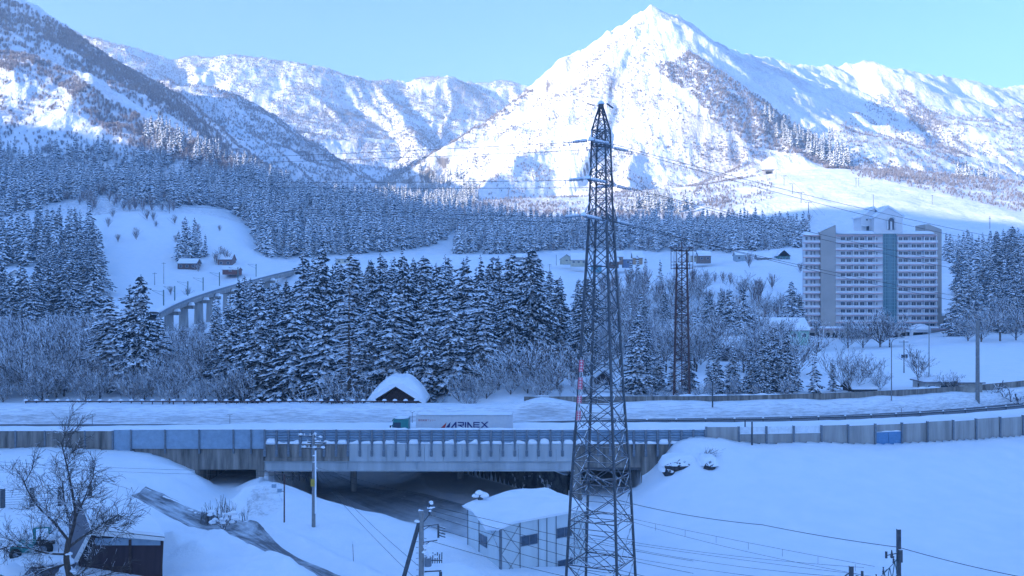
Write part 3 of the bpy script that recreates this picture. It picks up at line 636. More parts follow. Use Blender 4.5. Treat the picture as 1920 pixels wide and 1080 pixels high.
for k in range(3):     # the three source trees of each far wood are trees of their own
    a = far_con[k*37]; o = ob('cedar_tree', small_me[k]); o.location = a[:3]; o.scale = (a[3]/20,)*3; tag(o, 'far conifer on the wooded hillside %s' % ('whitened by frost below the crest', 'near the edge of the snow field', 'with a rounded snowy top')[k], 'tree', 'single conifers of the far hill wood'); o['label'] = 'frosted conifer in the far hillside wood'; small_me[k] = o
    b = far_bare[k*53]; o = ob('bare_tree', fb_me[k]); o.location = b[:3]; o.scale = (b[3]/8,)*3; tag(o, 'brown leafless tree on the dark flank of the peak', 'tree', 'single trees on the flank of the peak'); fb_me[k] = o
def stuff_wood(name, lst, srcs, base_h, label, cat):
    A = np.array([[p[0], p[1], p[2]-.3] for p in lst]); S = np.array([p[3]/base_h for p in lst], np.float32)
    me = bpy.data.meshes.new(name); me.vertices.add(len(A)); me.vertices.foreach_set('co', A.astype(np.float32).ravel())
    at = me.attributes.new('size', 'FLOAT', 'POINT'); at.data.foreach_set('value', S)
    o = bpy.data.objects.new(name, me); COL.objects.link(o); tag(o, label, cat, None, 'stuff')
    g = bpy.data.node_groups.new(name, 'GeometryNodeTree'); g.interface.new_socket('Geometry', in_out='INPUT', socket_type='NodeSocketGeometry'); g.interface.new_socket('Geometry', in_out='OUTPUT', socket_type='NodeSocketGeometry')
    gi = g.nodes.new('NodeGroupInput'); go = g.nodes.new('NodeGroupOutput'); iop = g.nodes.new('GeometryNodeInstanceOnPoints'); jn = g.nodes.new('GeometryNodeGeometryToInstance')
    for s_ in reversed(srcs):
        oi = g.nodes.new('GeometryNodeObjectInfo'); oi.transform_space = 'ORIGINAL'; oi.inputs['Object'].default_value = s_; g.links.new(oi.outputs['Geometry'], jn.inputs[0])
    rv = g.nodes.new('FunctionNodeRandomValue'); rv.data_type = 'FLOAT_VECTOR'; rv.inputs['Min'].default_value = (-.04,-.04,0); rv.inputs['Max'].default_value = (.04,.04,6.28)
    ri = g.nodes.new('FunctionNodeRandomValue'); ri.data_type = 'INT'; ri.inputs['Min'].default_value = 0 if 'Min' in ri.inputs else 0
    for k_, s__ in enumerate(ri.inputs):
        if s__.type == 'INT' and s__.name == 'Max': s__.default_value = len(srcs)-1
        if s__.type == 'INT' and s__.name == 'Min': s__.default_value = 0
    na = g.nodes.new('GeometryNodeInputNamedAttribute'); na.data_type = 'FLOAT'; na.inputs['Name'].default_value = 'size'
    g.links.new(gi.outputs[0], iop.inputs['Points']); g.links.new(jn.outputs[0], iop.inputs['Instance']); iop.inputs['Pick Instance'].default_value = True
    g.links.new([x for x in ri.outputs if x.type == 'INT' and x.enabled][0], iop.inputs['Instance Index'])
    g.links.new([x for x in rv.outputs if x.type == 'VECTOR' and x.enabled][0], iop.inputs['Rotation']); g.links.new([x for x in na.outputs if x.enabled][0], iop.inputs['Scale'])
    g.links.new(iop.outputs[0], go.inputs[0])
    md = o.modifiers.new('wood', 'NODES'); md.node_group = g
    return o
stuff_wood('conifer_forest', far_con+rest, small_me, 20, 'frosted conifer forest covering the lower hillsides', 'forest')
stuff_wood('mountain_thicket', far_bare+[b for b in brest if b[1] > 330], fb_me, 8, 'brown leafless woodland on the snowy mountain flanks', 'woodland')
near_rest = [b for b in brest if b[1] <= 330]; bsrc = []
if len(near_rest) > 6:
    for k in range(3):
        b = near_rest.pop(k); o = ob('bare_tree', bare_me[k]); o.location = b[:3]; o.scale = (b[3]/10,)*3; tag(o, b[4], 'tree', b[5] or 'single bare trees of the valley floor'); bsrc.append(o)
    stuff_wood('valley_thicket', near_rest, bsrc, 10, 'frosted leafless undergrowth on the valley floor between the cedar woods', 'undergrowth')
# ------------------------------------------------------------------ expressway
M_SNOW = mat_snow('snow', .5); M_SNOWSOFT = mat_snow('cushion_snow', .25, scale=.6); M_DIRTY = mat_snow('ploughed_snow', 1.0, dirty=1.0)
M_ASPH = mat_plain('asphalt', (.085,.09,.10), .55, var=.3, scale=1.2)
M_CONC = mat_plain('concrete', (.34,.335,.32), .85, var=.22, scale=.9, streak=True)
M_CONCD = mat_plain('stained_concrete', (.24,.22,.195), .9, var=.42, scale=1.6, streak=True)
M_PANEL = mat_plain('blue_grey_panel', (.27,.37,.46), .5, var=.12, scale=1.5)
M_POST = mat_plain('galvanised_post', (.17,.20,.23), .5, .3, snow=.85)
M_GIRDER = mat_plain('painted_girder', (.44,.47,.48), .6, var=.14, scale=.8, streak=True)
M_STEEL = mat_plain('grey_steel', (.085,.095,.105), .5, .4, var=.25, snow=.72, scale=5)
M_RUST = mat_plain('rusty_steel', (.11,.055,.05), .7, .2, var=.3, snow=.9)
M_DARK = mat_plain('dark_void', (.02,.02,.022), .9); M_GLASS = mat_plain('window_glass', (.05,.08,.12), .12, spec=.6, var=.25)
M_WHITE = mat_plain('white_paint', (.74,.75,.75), .6, var=.06); M_WOOD = mat_plain('dark_wood', (.07,.042,.035), .85, var=.35, scale=4)
M_POLE = mat_plain('pole_concrete', (.24,.24,.235), .85, snow=.75)
XS = np.arange(-115, 140.1, 1.6)
def sm(x, a, b): t = min(1, max(0, (x-a)/(b-a))); return t*t*(3-2*t)
def ribbon(sec, xs=XS):
    """sec(X) -> list of (dy, z): lofts a cross-section along the expressway"""
    mb = MB(); mb.loft([[Vector((x, float(Yb(x))+dy, z)) for dy, z in sec(x)] for x in xs]); return mb
def n1(x, s, k=0): return float(gn(np.array([x*s]), np.array([k*7.3+.37]))[0])
zfar = lambda x: -18.95+.85*sm(x, -20, 30)
struct('road', ribbon(lambda x: [(.3,-21.6),(.3,-19.6),(10,-19.5),(12,zfar(x)),(20.8,zfar(x)+.1),(27.5,-18.6),(27.5,-21.8)]), M_ASPH)
def med(x):
    t = -18.1+.5*sm(x, -62, -20)+.02*sm(x, 0, 20); b = n1(x,.25)*.12
    return [(9.0,-19.52),(9.6,t-.5+b),(10.6,t+b),(11.9,t+.05+n1(x,.4,2)*.1),(12.9,t-.12+b),(13.4,zfar(x)-.02)]
struct('snow_bank', ribbon(med), M_SNOW, True)
def fbk(x):
    top = -16.95+.55*sm(x,-10,25)+n1(x,.12)*.22+.75*math.exp(-((x-4.5)/3.2)**2); b = zfar(x)+.1; j = n1(x,.5,3)*.18
    return [(19.9,b-.03),(20.3+j,b+.25),(20.7+j*.5,b+.9),(21.1-j,b*.4+top*.6),(21.6+j,top-.25),(22.3,top+n1(x,.7,5)*.1),(24.2,top+.12+n1(x,.3,6)*.15),(27.2,top+.2),(30,-17.6)]
struct('snow_bank', ribbon(fbk, np.arange(-115,140,.8)), M_DIRTY, True)
struct('snow_cover', ribbon(lambda x: [(.33,-18.9),(.36,-17.7+n1(x,.3)*.2),(1.2,-17.6+n1(x,.4)*.15),(2.4,-19.1),(3.0,-19.57)]), M_SNOW, True)
# snow drift lying along the top of a wall, part of that wall
def capline(mb, a, b, w, h, seed=0, gaps=.0, step=.35):
    a = Vector(a); b = Vector(b); L = (b-a).length; n = max(2, int(L/step)); d = (b-a)/L; sd_ = Vector((-d.y, d.x, 0)).normalized(); rows = []
    for i in range(n+1):
        t = i/n; c = a.lerp(b, t); k = min(1.45, max(.25, 1+n1(t*L, .8, seed)*1.1-gaps*max(0, n1(t*L,.5,seed+3))*3)); 
        e = .35 if i in (0, n) else 1
        rows.append([c-sd_*w*.5*e-Vector((0,0,h*.12*k)), c-sd_*w*.62*e+Vector((0,0,h*.35*k*e)), c-sd_*w*.2+Vector((0,0,h*k*e)), c+sd_*w*.3+Vector((0,0,h*.95*k*e)), c+sd_*w*.6*e+Vector((0,0,h*.3*k*e)), c+sd_*w*.5*e-Vector((0,0,h*.1))])
    mb.loft(rows, close=True); return mb
def xof(px, Y=118.0): return (px-960)/F*Y
def wallpt(x, dy=0): return Vector((x, float(Yb(x))+dy, 0))
# left concrete wall
t = thing('roadside_wall', 'weathered grey concrete wall panels at the left end of the road, half buried in snow', 'wall', (xof(100),118,-19))
t.location = (0,0,0)
ed = [-66, -59.6, -53.4, -47.2]
ed = [xof(v) for v in (-90, 30, 85, 160, 212)]
for a, b in zip(ed[:-1], ed[1:]):
    mb = MB(); mb.box(a+.08, b-.08, 117.95, 118.12, -20.5, -16.95)
    for k in range(1, 4): mb.box(a+.08, b-.08, 117.93, 117.947, -17.0-.62*k-.02, -17.0-.62*k)
    mb.build('panel', M_CONCD, t)
for a in ed[1:]: MB().box(a-.1, a+.1, 117.8, 118.15, -20.4, -16.88).build('post', M_POST, t)
capline(MB(), (ed[0],118.05,-16.93), (ed[-1],118.05,-16.93), .35, .10, 3).build('snow_cap', M_SNOW, t)
# left plain panels
t = thing('noise_barrier', 'run of plain blue-grey metal noise panels above the concrete box tunnel', 'noise barrier', (0,0,0))
ed = [xof(v) for v in (212, 246, 310, 374, 438, 471, 497)]
for a, b in zip(ed[:-1], ed[1:]):
    mb = MB(); mb.box(a+.07, b-.07, 117.98, 118.1, -19.7 if a < xof(240) else -19.05, -16.82)
    for k in range(9): mb.box(a+.07, b-.07, 117.955, 117.978, -17.0-.23*k-.05, -17.0-.23*k)
    mb.build('panel', M_PANEL, t)
for a in ed[1:]: MB().box(a-.09, a+.09, 117.8, 118.15, -19.6, -16.75).build('post', M_POST, t)
capline(MB(), (ed[0]+.2,118.05,-16.8), (ed[-1],118.05,-16.75), .4, .13, 5).build('snow_cap', M_SNOW, t)
# bridge louvres
M_SLIT = mat_plain('louvre_gap_shade', (.13,.16,.20), .8)  # dark strips put the shade of the gaps between slats into colour
t = thing('noise_barrier', 'long louvred blue-grey noise barrier with close posts along the bridge edge', 'noise barrier', (0,0,0))
x0, x1, npst = xof(497), xof(1322, 118), 38
pe = [x0+(x1-x0)*k/(npst-1) for k in range(npst)]
for k, x in enumerate(pe):
    y = float(Yb(x)); MB().box(x-.11, x+.11, y-.26, y+.05, -19.95 if x < 22 else -19, -16.74).box(x-.16, x+.16, y-.3, y-.262, -19.9 if x < 22 else -19, -19.2 if x < 22 else -18.95).build('post', M_POST, t)
for a, b in zip(pe[:-1], pe[1:]):
    y = float(Yb((a+b)/2)); mb = MB(); mb.box(a+.12, b-.12, y+.02, y+.1, -18.35, -16.84)
    for j in range(5):
        z = -16.86-.31*j; mb.add([(a+.12,y+.015,z),(b-.12,y+.015,z),(b-.12,y-.12,z-.12),(a+.12,y-.12,z-.12),(b-.12,y+.0,z-.29),(a+.12,y+.0,z-.29)], [(0,1,2,3),(3,2,4,5)]); mb.box(a+.12, b-.12, y-.05, y+.012, z-.30, z-.262, 1)
    mb.build('louvre_panel', [M_PANEL, M_SLIT], t)
mb = MB()
for k in range(0, npst-1, 6): capline(mb, (pe[k],float(Yb(pe[k])),-16.80), (pe[min(k+6,npst-1)],float(Yb(pe[min(k+6,npst-1)])),-16.78), .5, .16, 7)
mb.build('snow_cap', M_SNOWSOFT, t, True)
# bridge
t = thing('road_bridge', 'grey steel girder bridge carrying the expressway over the lower road', 'bridge', (0,0,0))
gx0, gx1 = xof(493), xof(1078)
g = MB(); g.box(gx0, gx1, 118.25, 118.4, -21.65, -20.5); g.box(gx0, gx1, 117.98, 118.7, -21.72, -21.62); g.box(gx0, gx1, 118.0, 118.6, -20.62, -20.5)
for v in (650, 781, 925, 1050): g.box(xof(v)-.03, xof(v)+.03, 118.02, 118.25, -21.6, -20.62)
g.build('girder', M_GIRDER, t)
for k in range(1, 6): MB().box(gx0, gx1, 118.4+k*4.2, 118.7+k*4.2, -21.6, -20.4).build('inner_girder', M_GIRDER, t)
MB().box(gx0, gx1, 118.1, 144, -20.45, -20.2).build('deck_slab', M_CONCD, t)
p1 = xof(655)
mb = MB(); mb.box(xof(497), p1, 117.9, 118.3, -20.05, -18.45); mb.box(xof(497), p1, 117.86, 118.25, -20.5, -20.052).build('parapet', M_CONCD, t)
mb = MB(); e_ = [p1+(gx1-p1)*k/12 for k in range(13)]
for a, b in zip(e_[:-1], e_[1:]): mb.box(a+.015, b-.015, 117.88, 118.3, -20.5, -18.45)
mb.build('parapet', M_GIRDER, t)['label'] = 'lighter repainted parapet panels'
for k, (a, b) in enumerate(zip(pe[:-1], pe[1:])):
    y = float(Yb(a)); rgk = random.Random(k); capline(MB(), (a+.13, y-.12, -18.42), (b-.13, y-.12, -18.42), .40, .24+.24*rgk.random(), k*3+20, .15, .12).build('ledge_snow', M_SNOWSOFT, t, True)
ab = MB()                                            # left abutment with its box tunnel
xa, xb, xc, xd = xof(150), xof(373), xof(480), xof(494)
ab.box(xa, xd, 118.2, 119.2, -21.55, -19.06); ab.box(xa, xb, 118.2, 119.2, -25, -21.55); ab.box(xc, xd, 118.0, 142, -28.5, -21.55); ab.box(xc+.1, xd+.05, 117.9, 118.19, -27, -19.1)
ab.box(xb-.3, xb, 119.2, 142, -25, -21.55); ab.box(xb, xc, 119.2, 142, -21.75, -21.56)
for v in (424, 455): ab.box(xof(v)-.02, xof(v)+.02, 118.17, 118.198, -21.5, -19.1)
ab.build('abutment', M_CONCD, t)
ab = MB(); xe, xf, xg, xh = xof(1074), xof(1090), xof(1203), xof(1330)
ab.box(xe, 22, 118.2, 119.2, -21.3, -18.46); ab.box(xe, xf, 118.2, 142, -28, -21.3); ab.box(xg, 20, 118.2, 119.2, -26.5, -21.3); ab.box(xg, xg+.4, 119.2, 142, -26.5, -21.3); ab.box(xf, xg, 119.2, 142, -21.5, -21.31)
for k in range(12): ab.box(xe+.8*k+.3*(k%3), xe+.8*k+.3*(k%3)+.03, 118.17, 118.198, -21.3, -18.5)
for k in range(5): ab.box(xe, 20 if k < 4 else xe+1, 118.165, 118.196, -21.3+.62*k, -21.27+.62*k)
ab.build('abutment', M_CONCD, t)
for px, Y in ((663, 134.5), (862, 138)): MB().lathe([(.45,0),(.42,8)], 14, ((px-960)/F*Y, Y, -29)).build('pier', M_CONC, t)
mb = MB()
for v in (515, 530, 548, 562, 575):
    x = xof(v, 122); mb.bar((x,122,-21.6),(x,122,-23.6),.06); mb.bar((x-.9,122,-21.7),(x+.6,122.3,-23.5),.045)
mb.build('bracing', M_STEEL, t)
# right concrete wall
t = thing('roadside_wall', 'concrete panel wall with steel posts running along the snow field on the right', 'wall', (0,0,0))
def Xp(px):                                          # where the ray of a picture column meets the barrier line
    x = xof(px)
    for _ in range(20): x = (px-960)/F*float(Yb(x))
    return x
ed = [Xp(v) for v in (1324,1385,1437,1488,1540,1590,1641,1691,1739,1787,1830,1875,1918,1962,2010,2060,2110)]
M_TRANS = mat_plain('frosted_panel', (.72,.76,.78), .3, var=.1); M_DOOR = mat_plain('blue_door', (.10,.24,.42), .5, var=.1)
for k, (a, b) in enumerate(zip(ed[:-1], ed[1:])):
    ya, yb = float(Yb(a)), float(Yb(b)); zt = -16.5; bt = -19.5; ang = math.atan2(yb-ya, b-a); Mx = Matrix.Translation((a, ya, 0)) @ Matrix.Rotation(ang, 4, 'Z'); L = math.hypot(b-a, yb-ya)
    mb = MB(); trn = k in (1,2,3); dr = k == 6
    top = -17.35 if (trn or dr) else zt-.12*(k%2)
    if dr:
        top = -17.5; MB().box(.1, L/2-.03, -.02, .06, -19.3, top, 0, Mx).box(L/2+.03, L-.1, -.02, .06, -19.3, top, 0, Mx).build('door', M_DOOR, t); MB().box(.1, L-.1, .0, .1, top+.02, zt-.1, 0, Mx).build('panel', M_CONC, t)
    else:
        mb.box(.1, L-.1, 0, .14, bt, top, 0, Mx)
        for j in range(1, 5): mb.box(.1, L-.1, -.018, -.002, top-.55*j-.025, top-.55*j, 0, Mx)
        mb.build('panel', M_CONC, t)
        if trn: MB().box(.12, L/2-.03, .04, .07, top+.03, zt, 0, Mx).box(L/2+.03, L-.12, .04, .07, top+.03, zt, 0, Mx).build('clear_panel', M_TRANS, t)
    if trn or dr: cb = capline(MB(), Mx @ Vector((.1,.05,top+.02)), Mx @ Vector((L-.1,.05,top+.02)), .3, .10, k).build('snow_cap', M_SNOW, t)
for a in ed: y = float(Yb(a)); MB().box(a-.1, a+.1, y-.2, y+.2, -19.4, -16.4).build('post', M_POST, t)
# far fences
t = thing('roadside_fence', 'low dark fence with a white snow cap on every post, before the cedar wood', 'fence', (0,0,0))
fx = [(v-960)/F*144.5 for v in np.linspace(48, 780, 38)]
MB().box(fx[0], fx[-1], 144.6, 144.68, -16.55, -16.40).box(fx[0], fx[-1], 144.6, 144.68, -17.2, -17.05).build('rail', M_RUST, t)
MB().box(fx[0], fx[8], 144.7, 144.76, -17.4, -16.6).build('panel', M_PANEL, t)
for x in fx:
    q = MB().box(x-.06, x+.06, 144.5, 144.6, -18, -16.3).build('post', M_RUST, t)
    MB().lathe([(.12,0),(.34,.02),(.32,.14),(.18,.24),(.03,.27)], 9, (x, 144.58, -16.38)).build('snow_cap', M_SNOW, q, True)
t = thing('roadside_wall', 'long dark concrete wall at the far side of the road, in front of the spruces', 'wall', (0,0,0))
ws = np.linspace(1.7, 90, 26)
for a, b in zip(ws[:-1], ws[1:]):
    ya, yb = float(Yb(a))+25, float(Yb(b))+25; zt = -15.62+.012*a*.3; MB().add([(a+.03,ya,-18.5),(b-.03,yb,-18.5),(b-.03,yb,zt),(a+.03,ya,zt),(a+.03,ya+.3,-18.5),(b-.03,yb+.3,-18.5),(b-.03,yb+.3,zt),(a+.03,ya+.3,zt)], [(0,1,2,3),(5,4,7,6),(3,2,6,7),(0,3,7,4),(1,5,6,2)]).build('panel', M_CONCD, t)
mb = MB(); 
for a, b in ((9,14),(24,31),(33,39),(60,66),(70,74)): capline(mb, (a,float(Yb(a))+25.15,-15.6+.0036*a), (b,float(Yb(b))+25.15,-15.6+.0036*b), .5, .18, a)
mb.build('snow_cap', M_SNOW, t)
t = thing('guardrail', 'low dark guardrail with small snow tufts along the middle of the expressway', 'guardrail', (0,0,0))
gxs = list(np.arange(14, 96, 3.9))
mb = MB()
for a, b in zip(gxs[:-1], gxs[1:]): mb.bar((a,float(Yb(a))+14.2,zfar(a)+.62), (b,float(Yb(b))+14.2,zfar(b)+.62), .12)
mb.build('rail', M_STEEL, t)
for a in gxs: q = MB().bar((a,float(Yb(a))+14.1,zfar(a)), (a,float(Yb(a))+14.1,zfar(a)+.75), .07, n=6).build('post', M_STEEL, t); MB().lathe([(.1,0),(.16,.03),(.1,.14),(.02,.17)], 7, (a, float(Yb(a))+14.1, zfar(a)+.72)).build('snow_cap', M_SNOW, q)
# lower roads draped on the ground
def mat_slush(name, sc, lo, hi):
    m, t, b = nmat(name); tc = N(t, 'ShaderNodeTexCoord'); mp = N(t, 'ShaderNodeMapping'); mp.inputs['Scale'].default_value = sc; t.links.new(tc.outputs['UV'], mp.inputs[0])
    n = noise(t, 1.0, 7, .7, vec=mp.outputs[0]); n2 = noise(t, .35, 4, .6)
    c = mixc(t, ramp(t, vmath(t, 'ADD', n, vmath(t, 'MULTIPLY', vmath(t, 'SUBTRACT', n2, .5), .7)), lo, hi), (.07,.075,.085), (.62,.66,.70))
    t.links.new(c, b.inputs['Base Color']); b.inputs['Roughness'].default_value = .5; return m
def road(name, pts, w, mat, lift=.1):
    P3 = []
    pts = [Vector(((px-960)/F*Y, Y, 0)) for px, Y in pts]
    for i in range(len(pts)-1):
        p0, p1, p2, p3 = pts[max(0,i-1)], pts[i], pts[i+1], pts[min(len(pts)-1,i+2)]
        for k in range(14):
            t = k/14; P3.append(.5*((2*p1)+(p2-p0)*t+(2*p0-5*p1+4*p2-p3)*t*t+(-p0+3*p1-3*p2+p3)*t**3))
    P3.append(pts[-1]); rows = []; uv = []
    for i, p in enumerate(P3):
        d = (P3[min(i+1,len(P3)-1)]-P3[max(i-1,0)]).normalized(); s_ = Vector((-d.y, d.x, 0)); ww = w(i/len(P3)) if callable(w) else w
        js = [p+s_*ww*(k/8-.5) for k in range(9)]; hz_ = Hfast(np.array([j.x for j in js]), np.array([j.y for j in js]))
        rows.append([Vector((j.x, j.y, float(z)+(lift if 0 < k < 8 else -.3))) for k, (j, z) in enumerate(zip(js, hz_))]); uv.append([(i*.8, k) for k in range(9)])
    mb = MB(); mb.loft(rows); o = struct(name, mb, mat, True); me = o.data; ul = me.uv_layers.new(name='UVMap'); flat = [u for r in uv for u in r]
    for l in me.loops: ul.data[l.index].uv = flat[l.vertex_index]
    return P3
M_SLUSH = mat_slush('slushy_asphalt', (.10,.75,1), .40, .70); M_WETROAD = mat_slush('wet_asphalt', (.05,.55,1), .05, .60)
road('lane', [(262,98.5),(320,98.5),(385,97.5),(440,94),(500,88.2),(560,83.2),(625,78.5),(700,73)], lambda t: 3.4+3.6*(1-sm(t, .30, .62)), M_SLUSH, .07)
LR = road('lower_road', [(440,178),(520,158),(600,144),(680,134),(760,126),(850,118.5),(950,111.5),(1040,106)], 9.0, M_WETROAD, .12)
mb = MB()
for i in range(16, 80, 3):
    if i+1 < len(LR):
        p, q = LR[i], LR[i+1]; d = (q-p).normalized(); s_ = Vector((-d.y, d.x, 0))*.09
        for off in (-1.3, 1.6):
            if off > 0 and i % 2: continue
            a = p+s_*off/.09; b = a+(q-p)*.8; v = [a-s_, a+s_, b+s_, b-s_]; zz = Hfast(np.array([k.x for k in v]), np.array([k.y for k in v])); mb.add([(k.x, k.y, float(z)+.20) for k, z in zip(v, zz)], [(0,1,2,3)])
struct('lane_markings', mb, M_WHITE)
t = thing('retaining_wall', 'mossy concrete retaining wall with snow patches under the bridge', 'wall', (0,0,0))
def mat_mossy():
    m, t, b = nmat('mossy_concrete'); n = noise(t, .8, 6, .7); n2 = noise(t, .55, 4, .6)
    c = mixc(t, ramp(t, n, .4, .6), (.035,.035,.032), (.15,.15,.14)); c = mixc(t, ramp(t, n2, .60, .64), c, (.8,.83,.87)); t.links.new(c, b.inputs['Base Color']); b.inputs['Roughness'].default_value = .9; return m
wl = [(760,152,-22,0),(880,141,-22,0),(958,133,-21.9,0),(1062,122,-23.0,0)]; W3 = [Vector(((a-960)/F*Y, Y, z)) for a, Y, z, _ in wl]; mb = MB()
for a, b in zip(W3[:-1], W3[1:]): mb.add([(a.x,a.y,-29),(b.x,b.y,-29),b,a,(a.x+.8,a.y+.8,-29),(b.x+.8,b.y+.8,-29),b+Vector((.8,.8,0)),a+Vector((.8,.8,0))], [(0,1,2,3),(3,2,6,7),(5,4,7,6),(0,3,7,4),(1,5,6,2)])
mb.build('wall', mat_mossy(), t); capline(MB(), W3[2]+Vector((.3,.3,0)), W3[3]+Vector((.3,.3,0)), .9, .35, 3).build('snow_cap', M_SNOW, t)

# ------------------------------------------------------------------ truck
M_TRAILER = mat_plain('trailer_sheet', (.62,.64,.66), .45, var=.05); M_GREEN = mat_plain('green_paint', (.02,.23,.22), .35, spec=.5, var=.05)
M_TYRE = mat_plain('tyre', (.02,.02,.02), .8); M_NAVY = mat_plain('navy_lettering', (.015,.025,.15), .5, var=0); M_RED = mat_plain('red_lettering', (.45,.05,.05), .5, var=0)
t = thing('articulated_truck', 'green cab pulling a long white trailer with large blue lettering along the expressway', 'truck', (0,124,-19.6))
tx0, tx1 = xof(780,124), xof(962,124)
o = MB().box(tx0, tx1, 0, 2.48, 1.0, 3.72).box(tx0-.03, tx1+.03, -.03, 2.51, 3.62, 3.76).box(tx0-.02, tx0+.1, -.02, 2.5, 1.0, 3.7)
for k in range(1, 11): o.box(tx0+k*1.1-.012, tx0+k*1.1+.012, -.006, -.001, 1.05, 3.6)
trl = o.build('trailer', M_TRAILER, t); MB().box(tx0+.3, tx1-.3, .5, 2.0, .62, .98).build('chassis', M_TYRE, t)
capline(MB(), (tx0+.1,1.24,3.77), (tx1-.1,1.24,3.77), 2.3, .13, 2).build('snow_cap', M_SNOW, t)
def wheel(x, y, r=.5, w=.3, par=t):
    Mx = Matrix.Translation((x, y, r)) @ Matrix.Rotation(R(90), 4, 'X'); wl_ = MB().lathe([(r*.7,-w/2),(r*.95,-w/2),(r,-w*.35),(r,w*.35),(r*.95,w/2),(r*.7,w/2)], 20, (0,0,0), M=Mx).build('wheel', M_TYRE, par); MB().lathe([(r*.3,-w/2-.02),(r*.55,-w/2+.03),(r*.55,w/2-.03),(r*.3,w/2+.02)], 14, (0,0,0), M=Mx).build('rim', M_POST, wl_)
for x in (tx1-1.3, tx1-2.5, tx1-3.7, tx0-.4, tx0-2.0):
    for y in (.2, 2.25): wheel(x, y)
cx0, cx1 = tx0-3.0, tx0-.95
cb = MB().prism([(cx0,.7),(cx0,1.9),(cx0+.12,2.9),(cx0+.3,3.2),(cx1,3.25),(cx1,.7)], .05, 2.4)
cb.box(cx0-.02, cx0+.1, .2, 2.25, 2.95, 3.12)
cb.box(cx1, tx0-.3, .35, 2.1, .6, 1.0)
cab = cb.build('cab', M_GREEN, t)
MB().prism([(cx0+.12,2.05),(cx0+.22,2.85),(cx0+1.1,2.85),(cx0+1.1,2.05)], .02, .048).build('side_window', M_GLASS, t); MB().box(cx0-.01, cx0+.12, .3, 2.15, 1.8, 2.5).build('windscreen', M_GLASS, t)
MB().box(cx0-.05, cx0+.1, .1, 2.35, .6, 1.0).build('bumper', M_TYRE, t); MB().box(cx0-.25, cx0-.08, -.2, -.05, 1.9, 2.5).bar((cx0-.15,-.1,2.4),(cx0+.1,.1,2.5),.03).build('mirror', M_TYRE, t)
capline(MB(), (cx0+.35,1.2,3.24), (cx1-.05,1.2,3.27), 2.1, .2, 9).build('snow_cap', M_SNOW, t)
def logo(polys, mat, name):
    mb = MB()
    for pl in polys:
        q = [((720+a/7.385-960)/F*124, (540-(760+b/7.385))/F*124+19.6) for a, b in pl]; n = len(q)
        mb.add([(x,-.014,z) for x, z in q], [tuple(range(n))])
    return mb.build(name, mat, trl)
logo([[(788,312),(866,237),(846,312)]], M_RED, 'red_wedge')
sq = lambda a,b,c,d: [(a,b),(c,b),(c,d),(a,d)]
logo([[(852,308),(922,230),(908,308)],[(922,308),(990,228),(1005,228),(1005,308),(984,308),(984,268),(950,308)],sq(1020,230,1108,246),sq(1090,246,1108,266),sq(1022,266,1108,281),[(1040,281),(1066,281),(1112,308),(1084,308)],sq(1119,230,1138,308),
      [(1152,230),(1170,230),(1232,308),(1206,308),(1171,264),(1171,308),(1152,308)],sq(1236,230,1325,245),sq(1236,262,1320,276),sq(1236,293,1325,308),sq(1236,245,1252,308),[(1336,230),(1362,230),(1448,308),(1420,308)],[(1424,226),(1449,226),(1396,272),(1382,262)],[(1378,274),(1392,284),(1362,308),(1336,308)]], M_NAVY, 'lettering')
try:
    cu_ = bpy.data.curves.new('company_name', 'FONT'); cu_.body = '新日本海フェリー'; cu_.size = .30; cu_.extrude = .003; to = bpy.data.objects.new('tmp', cu_); COL.objects.link(to)
    bpy.context.view_layer.update(); me_ = bpy.data.meshes.new_from_object(to.evaluated_get(bpy.context.evaluated_depsgraph_get())); bpy.data.objects.remove(to)
    me_.materials.clear(); me_.materials.append(M_RED); no = bpy.data.objects.new('company_name', me_); COL.objects.link(no); no.parent = trl; no.rotation_euler = (R(90),0,0); no.location = (tx0+.28,-.016,3.02)
    xs_ = [v.co.x for v in me_.vertices]
    k_ = 2.15/(max(xs_)-min(xs_)); no.scale = (k_, 1, 1)
except Exception as e: print('font', e)
# ------------------------------------------------------------------ apartment tower
M_HWHITE = mat_plain('white_render', (.72,.72,.72), .8, var=.05, scale=.3); M_PINK = mat_plain('salmon_stripe', (.64,.40,.40), .8, var=.05); M_FIN = mat_plain('taupe_render', (.42,.385,.35), .85, var=.07, scale=.2); M_TEAL = mat_plain('teal_curtain_wall', (.075,.19,.22), .25, spec=.6, var=.15)
YH = 352.0
hx = lambda px: (px-960)/F*YH
hz_ = lambda py: (540-py)/F*YH
H0 = hz_(636)
t = thing('apartment_tower', 'white high-rise apartment block with pink floor stripes and a gabled roof turret', 'building', (0,0,0))
FL = 13.55; ft = [442+FL*k for k in range(14)]
b = MB()
b.box(hx(1512), hx(1538), YH+1.2, YH+5, H0-1, hz_(441)); b.box(hx(1566), hx(1657), YH+.9, YH+14, H0-1, hz_(438.5)); b.box(hx(1682), hx(1759), YH+.9, YH+14, H0-1, hz_(438.5)); b.box(hx(1655), hx(1684), YH+1.4, YH+14, H0-1, hz_(436))
b.build('wall', M_HWHITE, t)
f = MB(); f.add([(hx(1538),YH-.6,H0-1),(hx(1566),YH-.6,H0-1),(hx(1566),YH-.6,hz_(422)),(hx(1538),YH-.6,hz_(435)),(hx(1538),YH+8,H0-1),(hx(1566),YH+8,H0-1),(hx(1566),YH+8,hz_(422)),(hx(1538),YH+8,hz_(435))], [(0,1,2,3),(5,4,7,6),(3,2,6,7),(0,3,7,4),(1,5,6,2)])
f.build('fin_wall', M_FIN, t)
